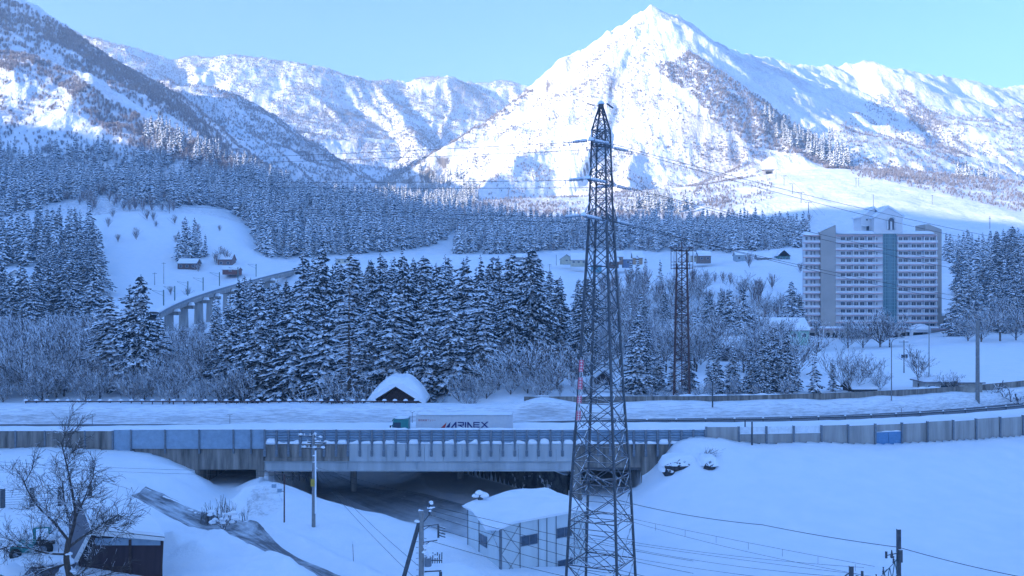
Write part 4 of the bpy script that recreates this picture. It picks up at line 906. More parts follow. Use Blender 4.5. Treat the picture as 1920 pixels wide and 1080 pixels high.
f = MB(); f.add([(hx(1748),YH+3.2,H0-1),(hx(1773),YH+3.2,H0-1),(hx(1773),YH+3.2,hz_(429)),(hx(1748),YH+3.2,hz_(419)),(hx(1748),YH+12,H0-1),(hx(1773),YH+12,H0-1),(hx(1773),YH+12,hz_(429)),(hx(1748),YH+12,hz_(419))], [(0,1,2,3),(5,4,7,6),(3,2,6,7),(0,3,7,4),(1,5,6,2)])
f.box(hx(1742), hx(1748), YH+3.2, YH+12, hz_(440), hz_(419.5)); f.build('fin_wall', M_FIN, t)
for a, c in ((1538,1566),): capline(MB(), (hx(a)-.1,YH+3,hz_(435)), (hx(c),YH+3,hz_(422)), 6, .5, 2).build('snow_cap', M_SNOW, t)
for k in range(13):
    y0 = ft[k]
    for (a, c) in ((1507,1538),(1566,1655),(1683,1758)):
        z = hz_(y0); s_ = MB(); s_.box(hx(a), hx(c), YH-.2, YH+1.0, z-.12, z+.15); sl = s_.build('floor_stripe', M_PINK, t)
        if k: m = MB(); m.box(hx(a)+.03, hx(c)-.03, YH-.15, YH-.03, z+.152, z+.95); m.build('balcony', M_HWHITE, sl)
    for v in (1568, 1600, 1626, 1641, 1684, 1708, 1733, 1756): MB().box(hx(v)-.12, hx(v)+.12, YH-.1, YH+.895, hz_(y0+FL)+.23, hz_(y0)-.23).build('partition', M_HWHITE, sl)
wn = []
WX = [1582,1593,1607,1618,1633,1689.5,1700,1715,1725,1739.5,1750]
for k in range(13):
    for v in WX: wn.append((v, ft[k]+6.0, 7.6))
for k in range(13):
    for v in (1514, 1523, 1529): wn.append((v, ft[k]+6.5, 2.6 if v > 1520 else 3.2))
    wn.append((1645.5, ft[k]+8, 2.4))
wn.sort(key=lambda q: -q[2]); rest_w = MB()
for i, (v, y, wpx) in enumerate(wn):
    yy = YH+(1.18 if v < 1530 else .88); x, z = hx(v), hz_(y); hw = wpx/2/F*YH; q = rest_w if i >= 95 else MB()
    h2 = .62 if wpx > 4 else .85
    q.box(x-hw, x+hw, yy-.05, yy-.005, z-h2, z+h2, 0).box(x-hw-.08, x+hw+.08, yy-.075, yy-.052, z-h2-.1, z-h2-.01, 1).box(x-.04, x+.04, yy-.075, yy-.053, z-h2, z+h2, 1)
    if i < 95: q.build('window', [M_GLASS, M_HWHITE], t)
rest_w.build('windows', [M_GLASS, M_HWHITE], t)['kind'] = 'stuff'
g = MB(); g.box(hx(1657.5), hx(1682), YH+.7, YH+1.38, hz_(618), hz_(437.5)); g.build('glazed_shaft', M_TEAL, t)
g = MB()
for v in (1657.5, 1661, 1666.5, 1669, 1671, 1673.5, 1678.5, 1682): g.box(hx(v)-.07, hx(v)+.07, YH+.6, YH+.69, hz_(618), hz_(437.5))
for k in range(27): g.box(hx(1659), hx(1681), YH+.62, YH+.695, hz_(438+6.77*k)-.06, hz_(438+6.77*k)+.06)
g.build('glazing_bar', mat_plain('teal_frames', (.22,.38,.42), .4), t)
# turret with an arched window
tu = MB(); zp = lambda L: [(hx(a), hz_(c)) for a, c in L]
tu.prism(zp([(1640,438),(1693,438),(1693,405),(1666,387),(1640,407)]), YH+.3, YH+9); tu.prism(zp([(1622,438),(1640,438),(1652,404),(1646,387),(1622,405)]), YH+4, YH+12)
tr_ = tu.build('turret', M_HWHITE, t)
rfm = MB(); rfm.prism(zp([(1637,409.5),(1666,388.5),(1696,406),(1696,403),(1666,384.5),(1637,405.5)]), YH, YH+9.4); rfm.prism(zp([(1619,407),(1646,388.5),(1654,396),(1654,392),(1646,384.5),(1619,403.5)]), YH+3.6, YH+12.4); rfm.build('roof', M_SNOW, tr_)
def arch(mb, cx, cy, r, yb, Y0, Y1, mi=0, rin=0):
    pts = [(hx(cx+r*cos(a)), hz_(cy-r*sin(a))) for a in np.linspace(0, pi, 13)]
    if not rin: mb.prism(pts+[(hx(cx-r), hz_(yb)), (hx(cx+r), hz_(yb))], Y0, Y1, mi)
    else:
        pi_ = [(hx(cx+rin*cos(a)), hz_(cy-rin*sin(a))) for a in np.linspace(0, pi, 13)]
        o_ = [(hx(cx+r), hz_(yb))]+pts+[(hx(cx-r), hz_(yb))]; i_ = [(hx(cx+rin), hz_(yb))]+pi_+[(hx(cx-rin), hz_(yb))]; V = []; n = len(o_)
        for Yq in (Y0, Y1): V += [Vector((x, Yq, z)) for x, z in o_]+[Vector((x, Yq, z)) for x, z in i_]
        fs = []
        for k in range(n-1): fs += [(k, k+1, n+k+1, n+k), (2*n+k+1, 2*n+k, 3*n+k, 3*n+k+1), (k+1, k, 2*n+k, 2*n+k+1), (n+k, n+k+1, 3*n+k+1, 3*n+k)]
        mb.add(V, fs, mi)
arch(q := MB(), 1671, 414, 8.2, 429, YH+.34, YH-.05+.38-.5, 0, 5.6); q.build('arch_surround', M_HWHITE, tr_)
arch(q := MB(), 1671, 414, 8.6, 430, YH-.5, YH+.28, 0, 7.0); q.build('arch_hood', M_HWHITE, tr_)
arch(q := MB(), 1671, 412.5, 5.4, 431, YH+.1, YH+.32); aw = q.build('arched_window', M_GLASS, tr_)
arch(q := MB(), 1671, 416, 1.7, 431, YH-.05, YH+.09); q.build('mullion', M_HWHITE, aw)
MB().box(hx(1632), hx(1637), YH+3.9, YH+4.05, hz_(431), hz_(422)).box(hx(1631.5), hx(1634.5), YH+3.9, YH+4.05, hz_(412), hz_(409)).build('turret_window', M_GLASS, tr_)
MB().lathe([(.1,0),(1.2,.2),(1.1,.5),(.1,.6)], 14, (hx(1628),YH+3,hz_(424))).build('dish', M_WHITE, t, True); MB().bar((hx(1647),YH+5,hz_(388)),(hx(1647),YH+5,hz_(362)),.08).build('lightning_rod', M_STEEL, t)
def cushion(mb, x0, x1, y0, y1, z, h, seed=0, n=10, ov=.0):
    rows = []
    for i in range(n+1):
        r = []
        for j in range(n+1):
            u, v = i/n, j/n; e = min(1, min(u, 1-u)*7)**.5*min(1, min(v, 1-v)*7)**.5; x = x0-ov+(x1-x0+2*ov)*u; y = y0-ov+(y1-y0+2*ov)*v
            r.append(Vector((x, y, z+h*e*(1+.25*n1(x*.6+y*.45, .6, seed)))))
        rows.append(r)
    mb.loft(rows); mb.add([(x0,y0,z-.02),(x1,y0,z-.02),(x1,y1,z-.02),(x0,y1,z-.02)], [(0,3,2,1)]); return mb
for a, c in ((1508,1538),(1566,1657),(1683,1758)): cushion(MB(), hx(a), hx(c), YH, YH+(14 if a > 1510 else 6), hz_(438.4 if a > 1510 else 441)+.02, 1.2, a).build('roof_snow', M_SNOW, t, True)
pd_ = MB(); pd_.box(hx(1500), hx(1775), YH-4, YH+2, H0-1, hz_(618)); pd_.build('podium', M_FIN, t)
MB().box(hx(1497), hx(1778), YH-4.8, YH+.5, hz_(617.9), hz_(614.5)).build('podium_roof', mat_plain('taupe_pink_fascia', (.46,.35,.36), .8), t); cushion(MB(), hx(1497), hx(1778), YH-4.8, YH-.3, hz_(614.5)+.02, .55, 3, 14).build('roof_snow', M_SNOW, t, True)
for v in range(1512, 1690, 14): MB().box(hx(v), hx(v+9), YH-4.05, YH-4.003, hz_(632), hz_(623)).build('ground_window', M_DARK, t)
pc = MB(); pc.box(hx(1688), hx(1692), YH-9, YH-8.2, H0-1, hz_(620)); pc.box(hx(1722), hx(1726), YH-9, YH-8.2, H0-1, hz_(620)); arch(pc, 1707, 626, 17, 640, YH-9.1, YH-8.3, 0, 14.5); pc.box(hx(1688), hx(1726), YH-9, YH-4.9, hz_(621), hz_(617)); pc.build('entrance_canopy', M_HWHITE, t)
MB().box(hx(1693), hx(1721), YH-4.2, YH-4.06, H0-1, hz_(622)).build('entrance_door', M_DARK, t)
MB().lathe([(3.6,0),(3.5,.6),(2.8,1.3),(1.6,1.8),(.2,2.0)], 16, (hx(1711),YH-6.5,hz_(616.5))).build('canopy_snow', M_SNOW, t, True)
t2 = thing('annex_building', 'low pale annex attached to the right of the tower block', 'building', (0,0,0))
MB().box(hx(1773.5), hx(1796), YH+4, YH+14, H0-1, hz_(593)).build('wall', M_FIN, t2); cushion(MB(), hx(1772), hx(1797), YH+3.5, YH+14.5, hz_(593)+.02, .7).build('roof_snow', M_SNOW, t2, True)
for v in (1778, 1786): MB().box(hx(v), hx(v+4), YH+3.93, YH+3.99, hz_(612), hz_(603)).build('window', M_GLASS, t2)

# ------------------------------------------------------------------ houses
def house(px0, px1, Y, eave, ridge, base, wallc, label, cat='house', roofc=(.2,.2,.22), D=7, style='gable', snow=.45, name='farmhouse', nwin=3, rz=0, gable_front=False):
    w_ = (px1-px0)/F*Y; cx = ((px0+px1)/2-960)/F*Y; zb = (540-base)/F*Y; ze = (540-eave)/F*Y-zb; zr = (540-ridge)/F*Y-zb
    t = thing(name, label, cat, (cx, Y+D/2, zb), rz); wm = mat_plain(name+'_wall', wallc, .85, var=.18, scale=1.5); rm = mat_plain(name+'_roof', roofc, .7, var=.2)
    hw = w_/2; o = .35
    b = MB()
    if gable_front:
        b.prism([(-hw,-1),(hw,-1),(hw,ze),(0,zr),(-hw,ze)], -D/2, D/2); b.build('wall', wm, t)
        r = MB().prism([(-hw-o,ze-.15),(0,zr+.08),(hw+o,ze-.15),(hw+o,ze+.05),(0,zr+.3),(-hw-o,ze+.05)], -D/2-o, D/2+o).build('roof', rm, t)
        s_ = MB().prism([(-hw-o,ze+.07),(0,zr+.32),(hw+o,ze+.07),(hw+o*.9,ze+.07+snow*.7),(hw*.4,ze+(zr-ze)*.6+.1+snow),(0,zr+.25+snow*.9),(-hw*.4,ze+(zr-ze)*.6+.1+snow),(-hw-o*.9,ze+.07+snow*.7)], -D/2-o, D/2+o)
    elif style == 'flat':
        b.box(-hw, hw, -D/2, D/2, -1, ze); b.build('wall', wm, t); r = MB().box(-hw-o, hw+o, -D/2-o, D/2+o, ze+.002, ze+.2).build('roof', rm, t); s_ = cushion(MB(), -hw-o, hw+o, -D/2-o, D/2+o, ze+.21, snow*1.2, int(px0))
    else:
        b.box(-hw, hw, -D/2, D/2, -1, ze)
        b.add([(-hw,-D/2,ze),(-hw,D/2,ze),(-hw,0,zr),(hw,-D/2,ze),(hw,D/2,ze),(hw,0,zr)], [(0,1,2),(4,3,5)]); b.build('wall', wm, t)
        def sl(mb, lift, th, oo):
            P_ = [(-D/2-oo, ze-.12), (0, zr+.06), (D/2+oo, ze-.12)]; V = []
            for x in (-hw-oo, hw+oo): V += [(x, y, z+lift) for y, z in P_]+[(x, y, z+lift+th) for y, z in P_]
            mb.add(V, [(0,1,7,6),(1,2,8,7),(3,9,10,4),(4,10,11,5),(0,3,4,1),(1,4,5,2),(6,7,10,9),(7,8,11,10),(0,6,9,3),(2,5,11,8)]); return mb
        r = sl(MB(), 0, .2, o).build('roof', rm, t); s_ = sl(MB(), .203, snow, o*.9)
    if snow: s_.build('roof_snow', M_SNOW, r)
    for k in range(nwin):
        x = -hw+(k+.5)*w_/nwin; ww = min(.6, w_/nwin*.28)
        q = MB().box(x-ww-.07, x+ww+.07, -D/2-.05, -D/2-.002, ze*.42-.07, ze*.42+min(1.1, ze*.35)+.07).build('window', M_WHITE, t); MB().box(x-ww, x+ww, -D/2-.07, -D/2-.052, ze*.42, ze*.42+min(1.1, ze*.35)).build('pane', M_GLASS, q)
    return t
house(333, 368, 492, 494, 485.5, 506, (.13,.075,.06), 'brown farmhouse with a pale metal roof below the small cedar clump', roofc=(.32,.35,.38), snow=.12, D=8)
house(408, 434, 500, 487, 476.5, 501, (.22,.15,.14), 'tall old house with a dark red roof right of the cedar clump', roofc=(.16,.025,.03), snow=.08, D=8, nwin=2)
house(417, 446, 478, 506, 502, 511, (.2,.08,.06), 'low red-brown shed under deep snow in front of the red roofed house', 'shed', snow=1.0, D=7, name='farm_shed', nwin=1)
house(14, 44, 440, 516, 507, 528, (.55,.53,.5), 'small pale house behind the cedars at the far left', snow=.9, D=9, gable_front=True)
house(630, 664, 512, 486, 483, 496, (.6,.55,.42), 'long cream house at the edge of the snow field below the forest', snow=.35, style='flat')
house(703, 722, 400, 520, 514, 534, (.25,.28,.32), 'dark house roof peeping over the cedars right of the cream house', snow=.5, gable_front=True, nwin=1)
house(912, 938, 515, 492, 483, 506, (.22,.24,.27), 'grey gabled house between tall cedars at the left of the village', snow=.3, gable_front=True, nwin=1)
house(968, 1004, 530, 483, 477, 495, (.3,.3,.31), 'wide dark-fronted house in the village left of the cream ones', roofc=(.08,.07,.07), snow=.25)
house(1051, 1074, 520, 486, 478, 492, (.55,.53,.42), 'cream house with a sloping roof, left one of the pair left of the pylon', snow=.3, gable_front=True, nwin=1)
house(1071, 1099, 505, 488, 478, 496, (.52,.50,.40), 'cream house with a thick white roof, right one of the pair left of the pylon', snow=.8)
house(1110, 1128, 498, 497, 491, 507, (.10,.30,.38), 'turquoise hut seen through the pylon', 'hut', snow=.8, nwin=1, name='garden_hut')
house(1147, 1168, 505, 482, 474, 492, (.28,.17,.13), 'brown village house just right of the pylon', snow=.7, nwin=2)
house(1138, 1160, 495, 491, 486, 499, (.12,.07,.06), 'low dark brown shed in front of the brown village house', 'shed', snow=.8, name='farm_shed', nwin=1)
house(1169, 1186, 505, 487, 483, 498, (.16,.22,.33), 'blue-grey village house with a flat white roof', snow=.5, style='flat', nwin=1)
house(1187, 1205, 515, 484, 474, 492, (.45,.30,.18), 'small ochre house with a bright white roof', snow=.6, nwin=1)
house(1294, 1310, 520, 480, 474, 487, (.5,.45,.36), 'beige house left of the brown one in the right half of the village', snow=.5, nwin=1)
house(1310, 1333, 515, 480, 472, 490, (.20,.15,.13), 'dark brown village house with a hipped white roof', snow=.5, nwin=2)
house(1380, 1404, 520, 479, 472, 490, (.34,.42,.46), 'pale blue village house with snowy garden', snow=.5, nwin=2)
house(1421, 1447, 515, 484, 477, 491, (.2,.22,.25), 'low grey village house with a dark roof edge', snow=.25, nwin=2)
house(1459, 1481, 515, 480, 470, 491, (.08,.20,.18), 'dark green gabled house nearest to the tower block', snow=.15, gable_front=True, nwin=2)
house(1424, 1517, 292, 620, 601, 641, (.32,.55,.45), 'mint green hall with a broad white snow roof before the tower block', 'hall', snow=.5, D=11, name='village_hall', nwin=5)
house(1300, 1402, 268, 634, 630, 650, (.22,.21,.2), 'long low flat-roofed shed deep in snow behind the antenna mast', 'shed', style='flat', snow=1.5, D=12, name='long_shed', nwin=6)
house(1354, 1400, 225, 653, 641, 664, (.06,.055,.06), 'small dark shed with a sloping white roof below the long flat one', 'shed', snow=.8, D=7, name='dark_shed', nwin=0)
house(1118, 1149, 170, 711, 697, 735, (.045,.03,.03), 'dark gabled barn with snow roof seen through the lower pylon', 'barn', snow=.6, D=6, name='barn', nwin=1, gable_front=True)
house(1735, 1782, 158, 718, 715, 738, (.42,.43,.42), 'low pale garage behind the roadside wall at the right', 'garage', style='flat', snow=.35, D=5, name='garage', nwin=2)
house(1800, 1842, 156, 719, 711, 738, (.36,.34,.30), 'weathered plaster shed at the foot of the thick grey pole', 'shed', style='flat', snow=.4, D=5, name='plaster_shed', nwin=0)
house(1600, 1640, 158, 731, 718, 740, (.05,.04,.04), 'dark wooden lean-to buried in snow under the leaning bare tree', 'shed', roofc=(.04,.04,.045), snow=.35, D=5, name='wooden_shed', nwin=0)
# gabled hut beside the road
Yg = 149.0; t = thing('gabled_hut', 'dark wooden hut with a huge snow hood beyond the snow-capped fence', 'hut', ((742-960)/F*Yg, Yg+4, (540-760)/F*Yg))
w2 = 50/F*Yg; b = MB().prism([(-w2*.8,-1),(w2*.8,-1),(w2*.8,.4),(0,2.45),(-w2*.8,.4)], -3.0, 3.4); b.build('wall', M_WOOD, t)
for s_ in (-1, 1): MB().prism([(0,2.85),(s_*w2*1.03,.25),(s_*w2*1.03,.02),(0,2.6)], -3.9, -3.65).build('barge_board', M_WOOD, t)
rows = []
for i in range(15):
    v = i/14; y = -4.2+8.6*v; e = min(1, min(v+.03, 1.03-v)*5)**.5; r = []
    for j in range(21):
        u = -1+2*j/20; zc = 2.85-abs(u)**1.05*2.7; th = .2+(.35+1.0*(1-abs(u)**3)+.55*sin(pi*abs(u)))*e-.25*math.exp(-(u/.18)**2)
        r.append(Vector((u*w2*1.12+.25*(1-u*u), y, zc+th+.1*n1(u*3+v*5, 1))))
    rows.append(r)
under = [[Vector((-w2*1.1+2.2*w2*j/20, rows[i][0].y, 2.83-abs(-1+2*j/20)*2.72)) for j in range(21)] for i in range(15)]
mb = MB(); mb.loft(rows); mb.loft(under); mb.loft([rows[0], under[0]]); mb.loft([rows[-1], under[-1]]); mb.loft([[r[0] for r in rows], [r[0] for r in under]]); mb.loft([[r[-1] for r in rows], [r[-1] for r in under]])
mb.build('snow_hood', M_SNOWSOFT, t, False)

# ------------------------------------------------------------------ railway viaduct
t = thing('railway_viaduct', 'curved concrete railway viaduct rising on piers behind the tall front cedars', 'viaduct', (0,0,0))
vp = [P(285,590,318), P(305,579,330), P(330,568,343), P(360,557,358), P(395,546,376), P(430,536,398), P(465,527,425), P(500,518,452), P(545,508,480), P(600,499,515)]
def cr(pts, n=8):
    o = []
    for i in range(len(pts)-1):
        p0, p1, p2, p3 = pts[max(0,i-1)], pts[i], pts[i+1], pts[min(len(pts)-1,i+2)]
        for k in range(n): s_ = k/n; o.append(.5*((2*p1)+(p2-p0)*s_+(2*p0-5*p1+4*p2-p3)*s_*s_+(-p0+3*p1-3*p2+p3)*s_**3))
    return o+[pts[-1]]
vc = cr(vp)
def sweep(c, sec, mb=None):
    mb = mb or MB(); rows = []
    for i, p in enumerate(c):
        d = (c[min(i+1,len(c)-1)]-c[max(i-1,0)]); d.z = 0; d.normalize(); s_ = Vector((d.y, -d.x, 0)); rows.append([p+s_*a+Vector((0,0,z)) for a, z in sec])
    mb.loft(rows, close=True); return mb
sweep(vc, [(-2.6,0),(2.6,0),(2.6,-.5),(1.7,-.7),(1.7,-1.9),(-1.7,-1.9),(-1.7,-.7),(-2.6,-.5)]).build('deck', M_CONC, t)
sweep(vc, [(-2.3,.01),(-2.1,.8),(0,1.0),(2.1,.8),(2.3,.01)]).build('deck_snow', M_SNOW, t)
sweep(vc, [(2.45,0.01),(2.62,0.01),(2.62,.75),(2.45,.75)]).build('parapet', M_POST, t)
for px, Y in ((318,337),(344,350),(371,364),(396,377),(425,395),(498,450)):
    p = min(vc, key=lambda q: abs(960+F*q.x/q.y-px)); zt = p.z-1.9
    pr = MB().lathe([(2.1,-22),(1.5,0)], 14, (p.x, p.y, zt-1.0)).build('pier', M_CONC, t); MB().box(p.x-1.6, p.x+3.6, p.y-1.3, p.y+1.3, zt-1.2, zt-.003).build('pier_head', M_CONCD, pr)
    cushion(MB(), p.x+1.9, p.x+3.6, p.y-1.3, p.y+1.3, zt-1.18+1.19, 1.0).build('snow_cap', M_SNOW, pr)
M_GPOLE = mat_plain('green_grey_pole', (.13,.21,.19), .6)
for px, hgt in ((303,6.5),(323.5,6.3),(350,6.4),(379,6.2),(410,6.6),(443,7),(477,6.8)):
    p = min(vc, key=lambda q: abs(960+F*q.x/q.y-px)); tp = MB(); tp.box(p.x-.16, p.x+.16, p.y+2.2, p.y+2.5, p.z, p.z+hgt)
    q = tp.build('catenary_pole', M_GPOLE, t); MB().bar((p.x,p.y+2.35,p.z+hgt-.7),(p.x-3.4,p.y+1,p.z+hgt-.1),.06).bar((p.x,p.y+2.35,p.z+hgt-2.0),(p.x-3.4,p.y+1,p.z+hgt-.2),.06).build('bracket', M_GPOLE, q)
for px, Y, t0, b0, l in ((307,440,492,528,'tall thin utility pole standing in the snow field above the viaduct'),(290,420,511,530,'short utility pole with crossbar left of the viaduct poles')):
    z0 = (540-b0)/F*Y; x = (px-960)/F*Y; tt = thing('utility_pole', l, 'pole', (x,Y,z0)); hh = (540-t0)/F*Y-z0; MB().bar((0,0,-1),(0,0,hh),.15,.1,n=8).build('pole', M_POLE, tt); MB().box(-.9,.9,-.06,.06,hh-.5,hh-.35).build('crossarm', M_STEEL, tt)
# ------------------------------------------------------------------ lattice pylon
YP, XP = 78.0, (1127-960)/F*78
prof = [(-24.4,3.08),(-22.56,2.96),(-15.0,2.5),(-8.8,1.98),(-2.5,1.55),(5.4,1.03),(11.3,.82),(12.35,.78),(14.2,.17)]
def Rp(z):
    for (a, ra), (b, rb) in zip(prof[:-1], prof[1:]):
        if z <= b: return ra+(rb-ra)*max(0, (z-a)/(b-a))
    return prof[-1][1]
PH = R(19)
def leg(k, z): a = PH+k*pi/2; r = Rp(z); return Vector((XP+r*cos(a), YP+r*sin(a), z))
t = thing('lattice_pylon', 'tall grey steel lattice power pylon with three pairs of snowy insulators', 'pylon', (0,0,0))
for k in range(4):
    mb = MB()
    for (a, _), (b, _) in zip(prof[:-1], prof[1:]): mb.bar(leg(k,a), leg(k,b), .108 if a < 5 else .075, n=4)
    mb.build('leg', M_STEEL, t)
lv = [-24.4]; z = -24.4
while z < 12.2: z += Rp(z)*(.98 if z < -5 else 1.15); lv.append(min(z, 12.35))
for k in range(4):
    mb = MB()
    for i, (a, b) in enumerate(zip(lv[:-1], lv[1:])):
        r = .042 if a < 4 else .034
        p, q, p2, q2 = leg(k,a), leg(k+1,a), leg(k,b), leg(k+1,b); mb.bar(p, q2, r); mb.bar(q, p2, r)
        if i % 2 == 0 or a < -14: mb.bar(p, q, r)
        if a < -6:
            c = (p+q+p2+q2)/4; mb.bar(c, (p+p2)/2, r*.7); mb.bar(c, (q+q2)/2, r*.7)
            if i % 2: mb.bar((p+q)/2, p2*.5+p*.5, r*.7); mb.bar((p+q)/2, q2*.5+q*.5, r*.7)
    for a, b in ((12.35,13.2),(13.2,14.2)): mb.bar(leg(k,a), leg(k+1,b), .03); mb.bar(leg(k+1,a), leg(k,b), .03); mb.bar(leg(k,a), leg(k+1,a), .035)
    mb.build('bracing', M_STEEL, t)
for a in (-15, -8.8, -2.5, 5.4, 8.4, 11.2): MB().bar(leg(0,a), leg(2,a), .04).bar(leg(1,a), leg(3,a), .04).build('plan_bracing', M_STEEL, t)
for a in (-21.4, -18):
    mb = MB()
    for k in range(4): mb.bar(leg(k,a), leg(k+1,a), .06); mb.bar((leg(k,a)+leg(k+1,a))/2, (leg(k+1,a)+leg(k+2,a))/2, .05)
    mb.build('plan_bracing', M_STEEL, t)
AX = Vector((-.42,-.907,0)); LN = Vector((.907,-.42,0)); tips = []
M_INS = mat_plain('insulator_glaze', (.20,.26,.32), .3, snow=.1, spec=.5)
for z, L, zz in ((11.25,2.25,12.3),(8.25,3.0,9.4),(5.4,3.9,6.7)):
    for s_ in (1, -1):
        tip = Vector((XP,YP,z))+AX*L*s_; ar = MB(); side = [leg(k, z) for k in range(4)]; side.sort(key=lambda v: -(v-Vector((XP,YP,z))).dot(AX)*s_); up_ = [leg(k, zz) for k in range(4)]; up_.sort(key=lambda v: -(v-Vector((XP,YP,zz))).dot(AX)*s_)
        for i in (0, 1): ar.bar(side[i], tip, .06); ar.bar(up_[i], tip+Vector((0,0,.05)), .045)
        for f in (.35, .7): ar.bar(side[0].lerp(tip,f), side[1].lerp(tip,f), .03); ar.bar(side[0].lerp(tip,f), up_[0].lerp(tip,f-.2), .03); ar.bar(side[1].lerp(tip,f), up_[1].lerp(tip,f-.2), .03)
        am = ar.build('crossarm', M_STEEL, t); MB().lathe([(.05,0),(.24,.03),(.2,.2),(.05,.26)], 9, tip).build('snow_cap', M_SNOW, am)
        for d in (1, -1):
            dr = (LN*d+Vector((0,0,-.22 if d > 0 else -.02))).normalized(); Mx = Matrix.Translation(tip+dr*.35) @ dr.to_track_quat('Z','Y').to_matrix().to_4x4(); pf = []
            for k in range(9): pf += [(.04,k*.13),(.12,k*.13+.02),(.11,k*.13+.06),(.04,k*.13+.08)]
            ins = MB().lathe(pf, 10, (0,0,0), M=Mx); ins.bar(tip, tip+dr*.4, .03); ins.bar(tip+dr*1.5, tip+dr*1.95, .035); ins.bar(tip+dr*1.85+Vector((0,0,.05)), tip+dr*1.75-Vector((0,0,.28)), .04); io = ins.build('insulator', M_INS, t)
            e = tip+dr*.3; cb_ = MB(); capline(cb_, e+Vector((0,0,.09)), tip+dr*1.45+Vector((0,0,.09)), .12, .06, 3, step=.1); cb_.build('snow_cap', M_SNOW, io)
            tips.append((tip+dr*1.95, d))
mb = MB().box(XP-.2, XP+.2, YP-.2, YP+.2, 14.1, 14.4); mb.build('peak_plate', M_STEEL, t); MB().lathe([(.15,0),(.3,.03),(.24,.2),(.05,.3)], 9, (XP,YP,14.38)).build('snow_cap', M_SNOW, t)
MB().bar((XP-.2,YP,14.3),(XP-1.1,YP-.3,14.35),.03).bar((XP-.6,YP,14.3),(XP-1.1,YP-.3,14.4),.05).bar((XP+.45,YP,14.45),(XP+.9,YP-.3,14.05),.09).build('earth_wire_clamp', M_STEEL, t)
MB().box(XP+.05, XP+.65, YP-3.0, YP-2.95, -21.9, -21.5).build('number_plate', M_WHITE, t)
# column of red sheets with white marks beside the left leg
M_PINK2 = mat_plain('red_sheet', (.62,.13,.18), .6, var=.1)
t2 = thing('red_sheets', 'column of small red and white sheets on a pole beside the left pylon leg', 'sign', (0,0,0))
MB().bar(P(1094,670,74), P(1086,790,74), .025).bar(P(1089.5,670,74), P(1082,790,74), .025).build('pole', M_WHITE, t2)
for a, b in ((675,697),(708,730),(742,756),(770,788)):
    p, q = P(1090.5-(a-675)*.055,a,73.9), P(1090.5-(b-675)*.055,b,73.9); w_ = .16; sh = MB().add([p+Vector((-w_,0,0)), p+Vector((w_,0,0)), q+Vector((w_,0,0)), q+Vector((-w_,0,0)),p+Vector((-w_,.02,0)), p+Vector((w_,.02,0)), q+Vector((w_,.02,0)), q+Vector((-w_,.02,0))], [(0,3,2,1),(4,5,6,7),(0,1,5,4),(2,3,7,6),(1,2,6,5),(3,0,4,7)]).build('sheet', M_PINK2, t2)
    mk = MB()
    for j in range(4):
        c = p.lerp(q, (j+.5)/4); mk.box(c.x-.1, c.x+.1, c.y-.006, c.y-.001, c.z-.02, c.z+.02); mk.box(c.x-.02, c.x+.02, c.y-.006, c.y-.0012, c.z-.08, c.z+.08)
    mk.build('marking', M_WHITE, sh)
def wire(mb, a, b, sag, r=.02, n=16):
    a = Vector(a); b = Vector(b); mb.path([a.lerp(b, i/n)-Vector((0,0,4*sag*(i/n)*(1-i/n))) for i in range(n+1)], r, n=3)
M_WIRE = mat_plain('wire', (.05,.055,.06), .6)
for i, (p, d) in enumerate(tips):
    mb = MB(); lvn = i//4; sd_ = (i//2) % 2
    if d > 0: wire(mb, p, P(2250, 500+lvn*55+sd_*14, 150-20*sd_), 1.5, .022, 24)
    else: wire(mb, p, P(-150, 262+lvn*22+sd_*6, 420), 4, .022, 24)
    o = mb.build('power_line', M_WIRE)
    tag(o, 'thin power line running from the pylon arms to the %s' % ('right' if d > 0 else 'left'), 'power line', 'power lines to the right of the pylon' if d > 0 else 'power lines to the left of the pylon')
# ------------------------------------------------------------------ rusty antenna mast
YM = 160.0; XM = (1278.5-960)/F*YM; t = thing('antenna_mast', 'slender rusty lattice antenna mast with a square platform head', 'mast', (0,0,0))
def lm(k, z): h_ = 1.75-.62*(z+17.2)/23.0 if z < 6 else 1.1; a = R(32)+k*pi/2; return Vector((XM+h_*cos(a), YM+h_*sin(a), z))
for k in range(4): MB().bar(lm(k,-18), lm(k,6.1), .12, n=5).build('leg', M_RUST, t)
zl = [-18+1.25*i for i in range(20)]
for k in range(4):
    mb = MB()
    for a, b in zip(zl[:-1], zl[1:]): mb.bar(lm(k,a), lm(k+1,b), .045); mb.bar(lm(k+1,a), lm(k,b), .045); mb.bar(lm(k,a), lm(k+1,a), .045)
    mb.build('bracing', M_RUST, t)
mb = MB()
for z in (6.0, 3.2):
    mb.box(XM-1.5, XM+1.5, YM-1.5, YM+1.5, z-.08, z, 0)
for a in range(4):
    c = [Vector((XM+sx*1.5, YM+sy*1.5, 0)) for sx, sy in ((-1,-1),(1,-1),(1,1),(-1,1))]; p, q = c[a], c[(a+1) % 4]
    for z in (3.7, 4.2, 6.5): mb.bar(p+Vector((0,0,z)), q+Vector((0,0,z)), .04)
    mb.bar(p+Vector((0,0,1.2 if a < 2 else 3)), p+Vector((0,0,6.6)), .05)
mb.build('platform', M_RUST, t)
for s_ in (-1.6, -1.0, 1.0, 1.6): MB().box(XM+s_-.08, XM+s_+.08, YM-1.6, YM-1.4, 3.9, 5.9).build('antenna', M_WHITE, t)
MB().bar((XM,YM,-17),(XM,YM,7.4),.09).bar((XM,YM,7.4),(XM,YM,9.2),.03).bar((XM-1.1,YM-1,6),(XM,YM,7.4),.04).bar((XM+1.1,YM-1,6),(XM,YM,7.4),.04).build('centre_pole', M_RUST, t)
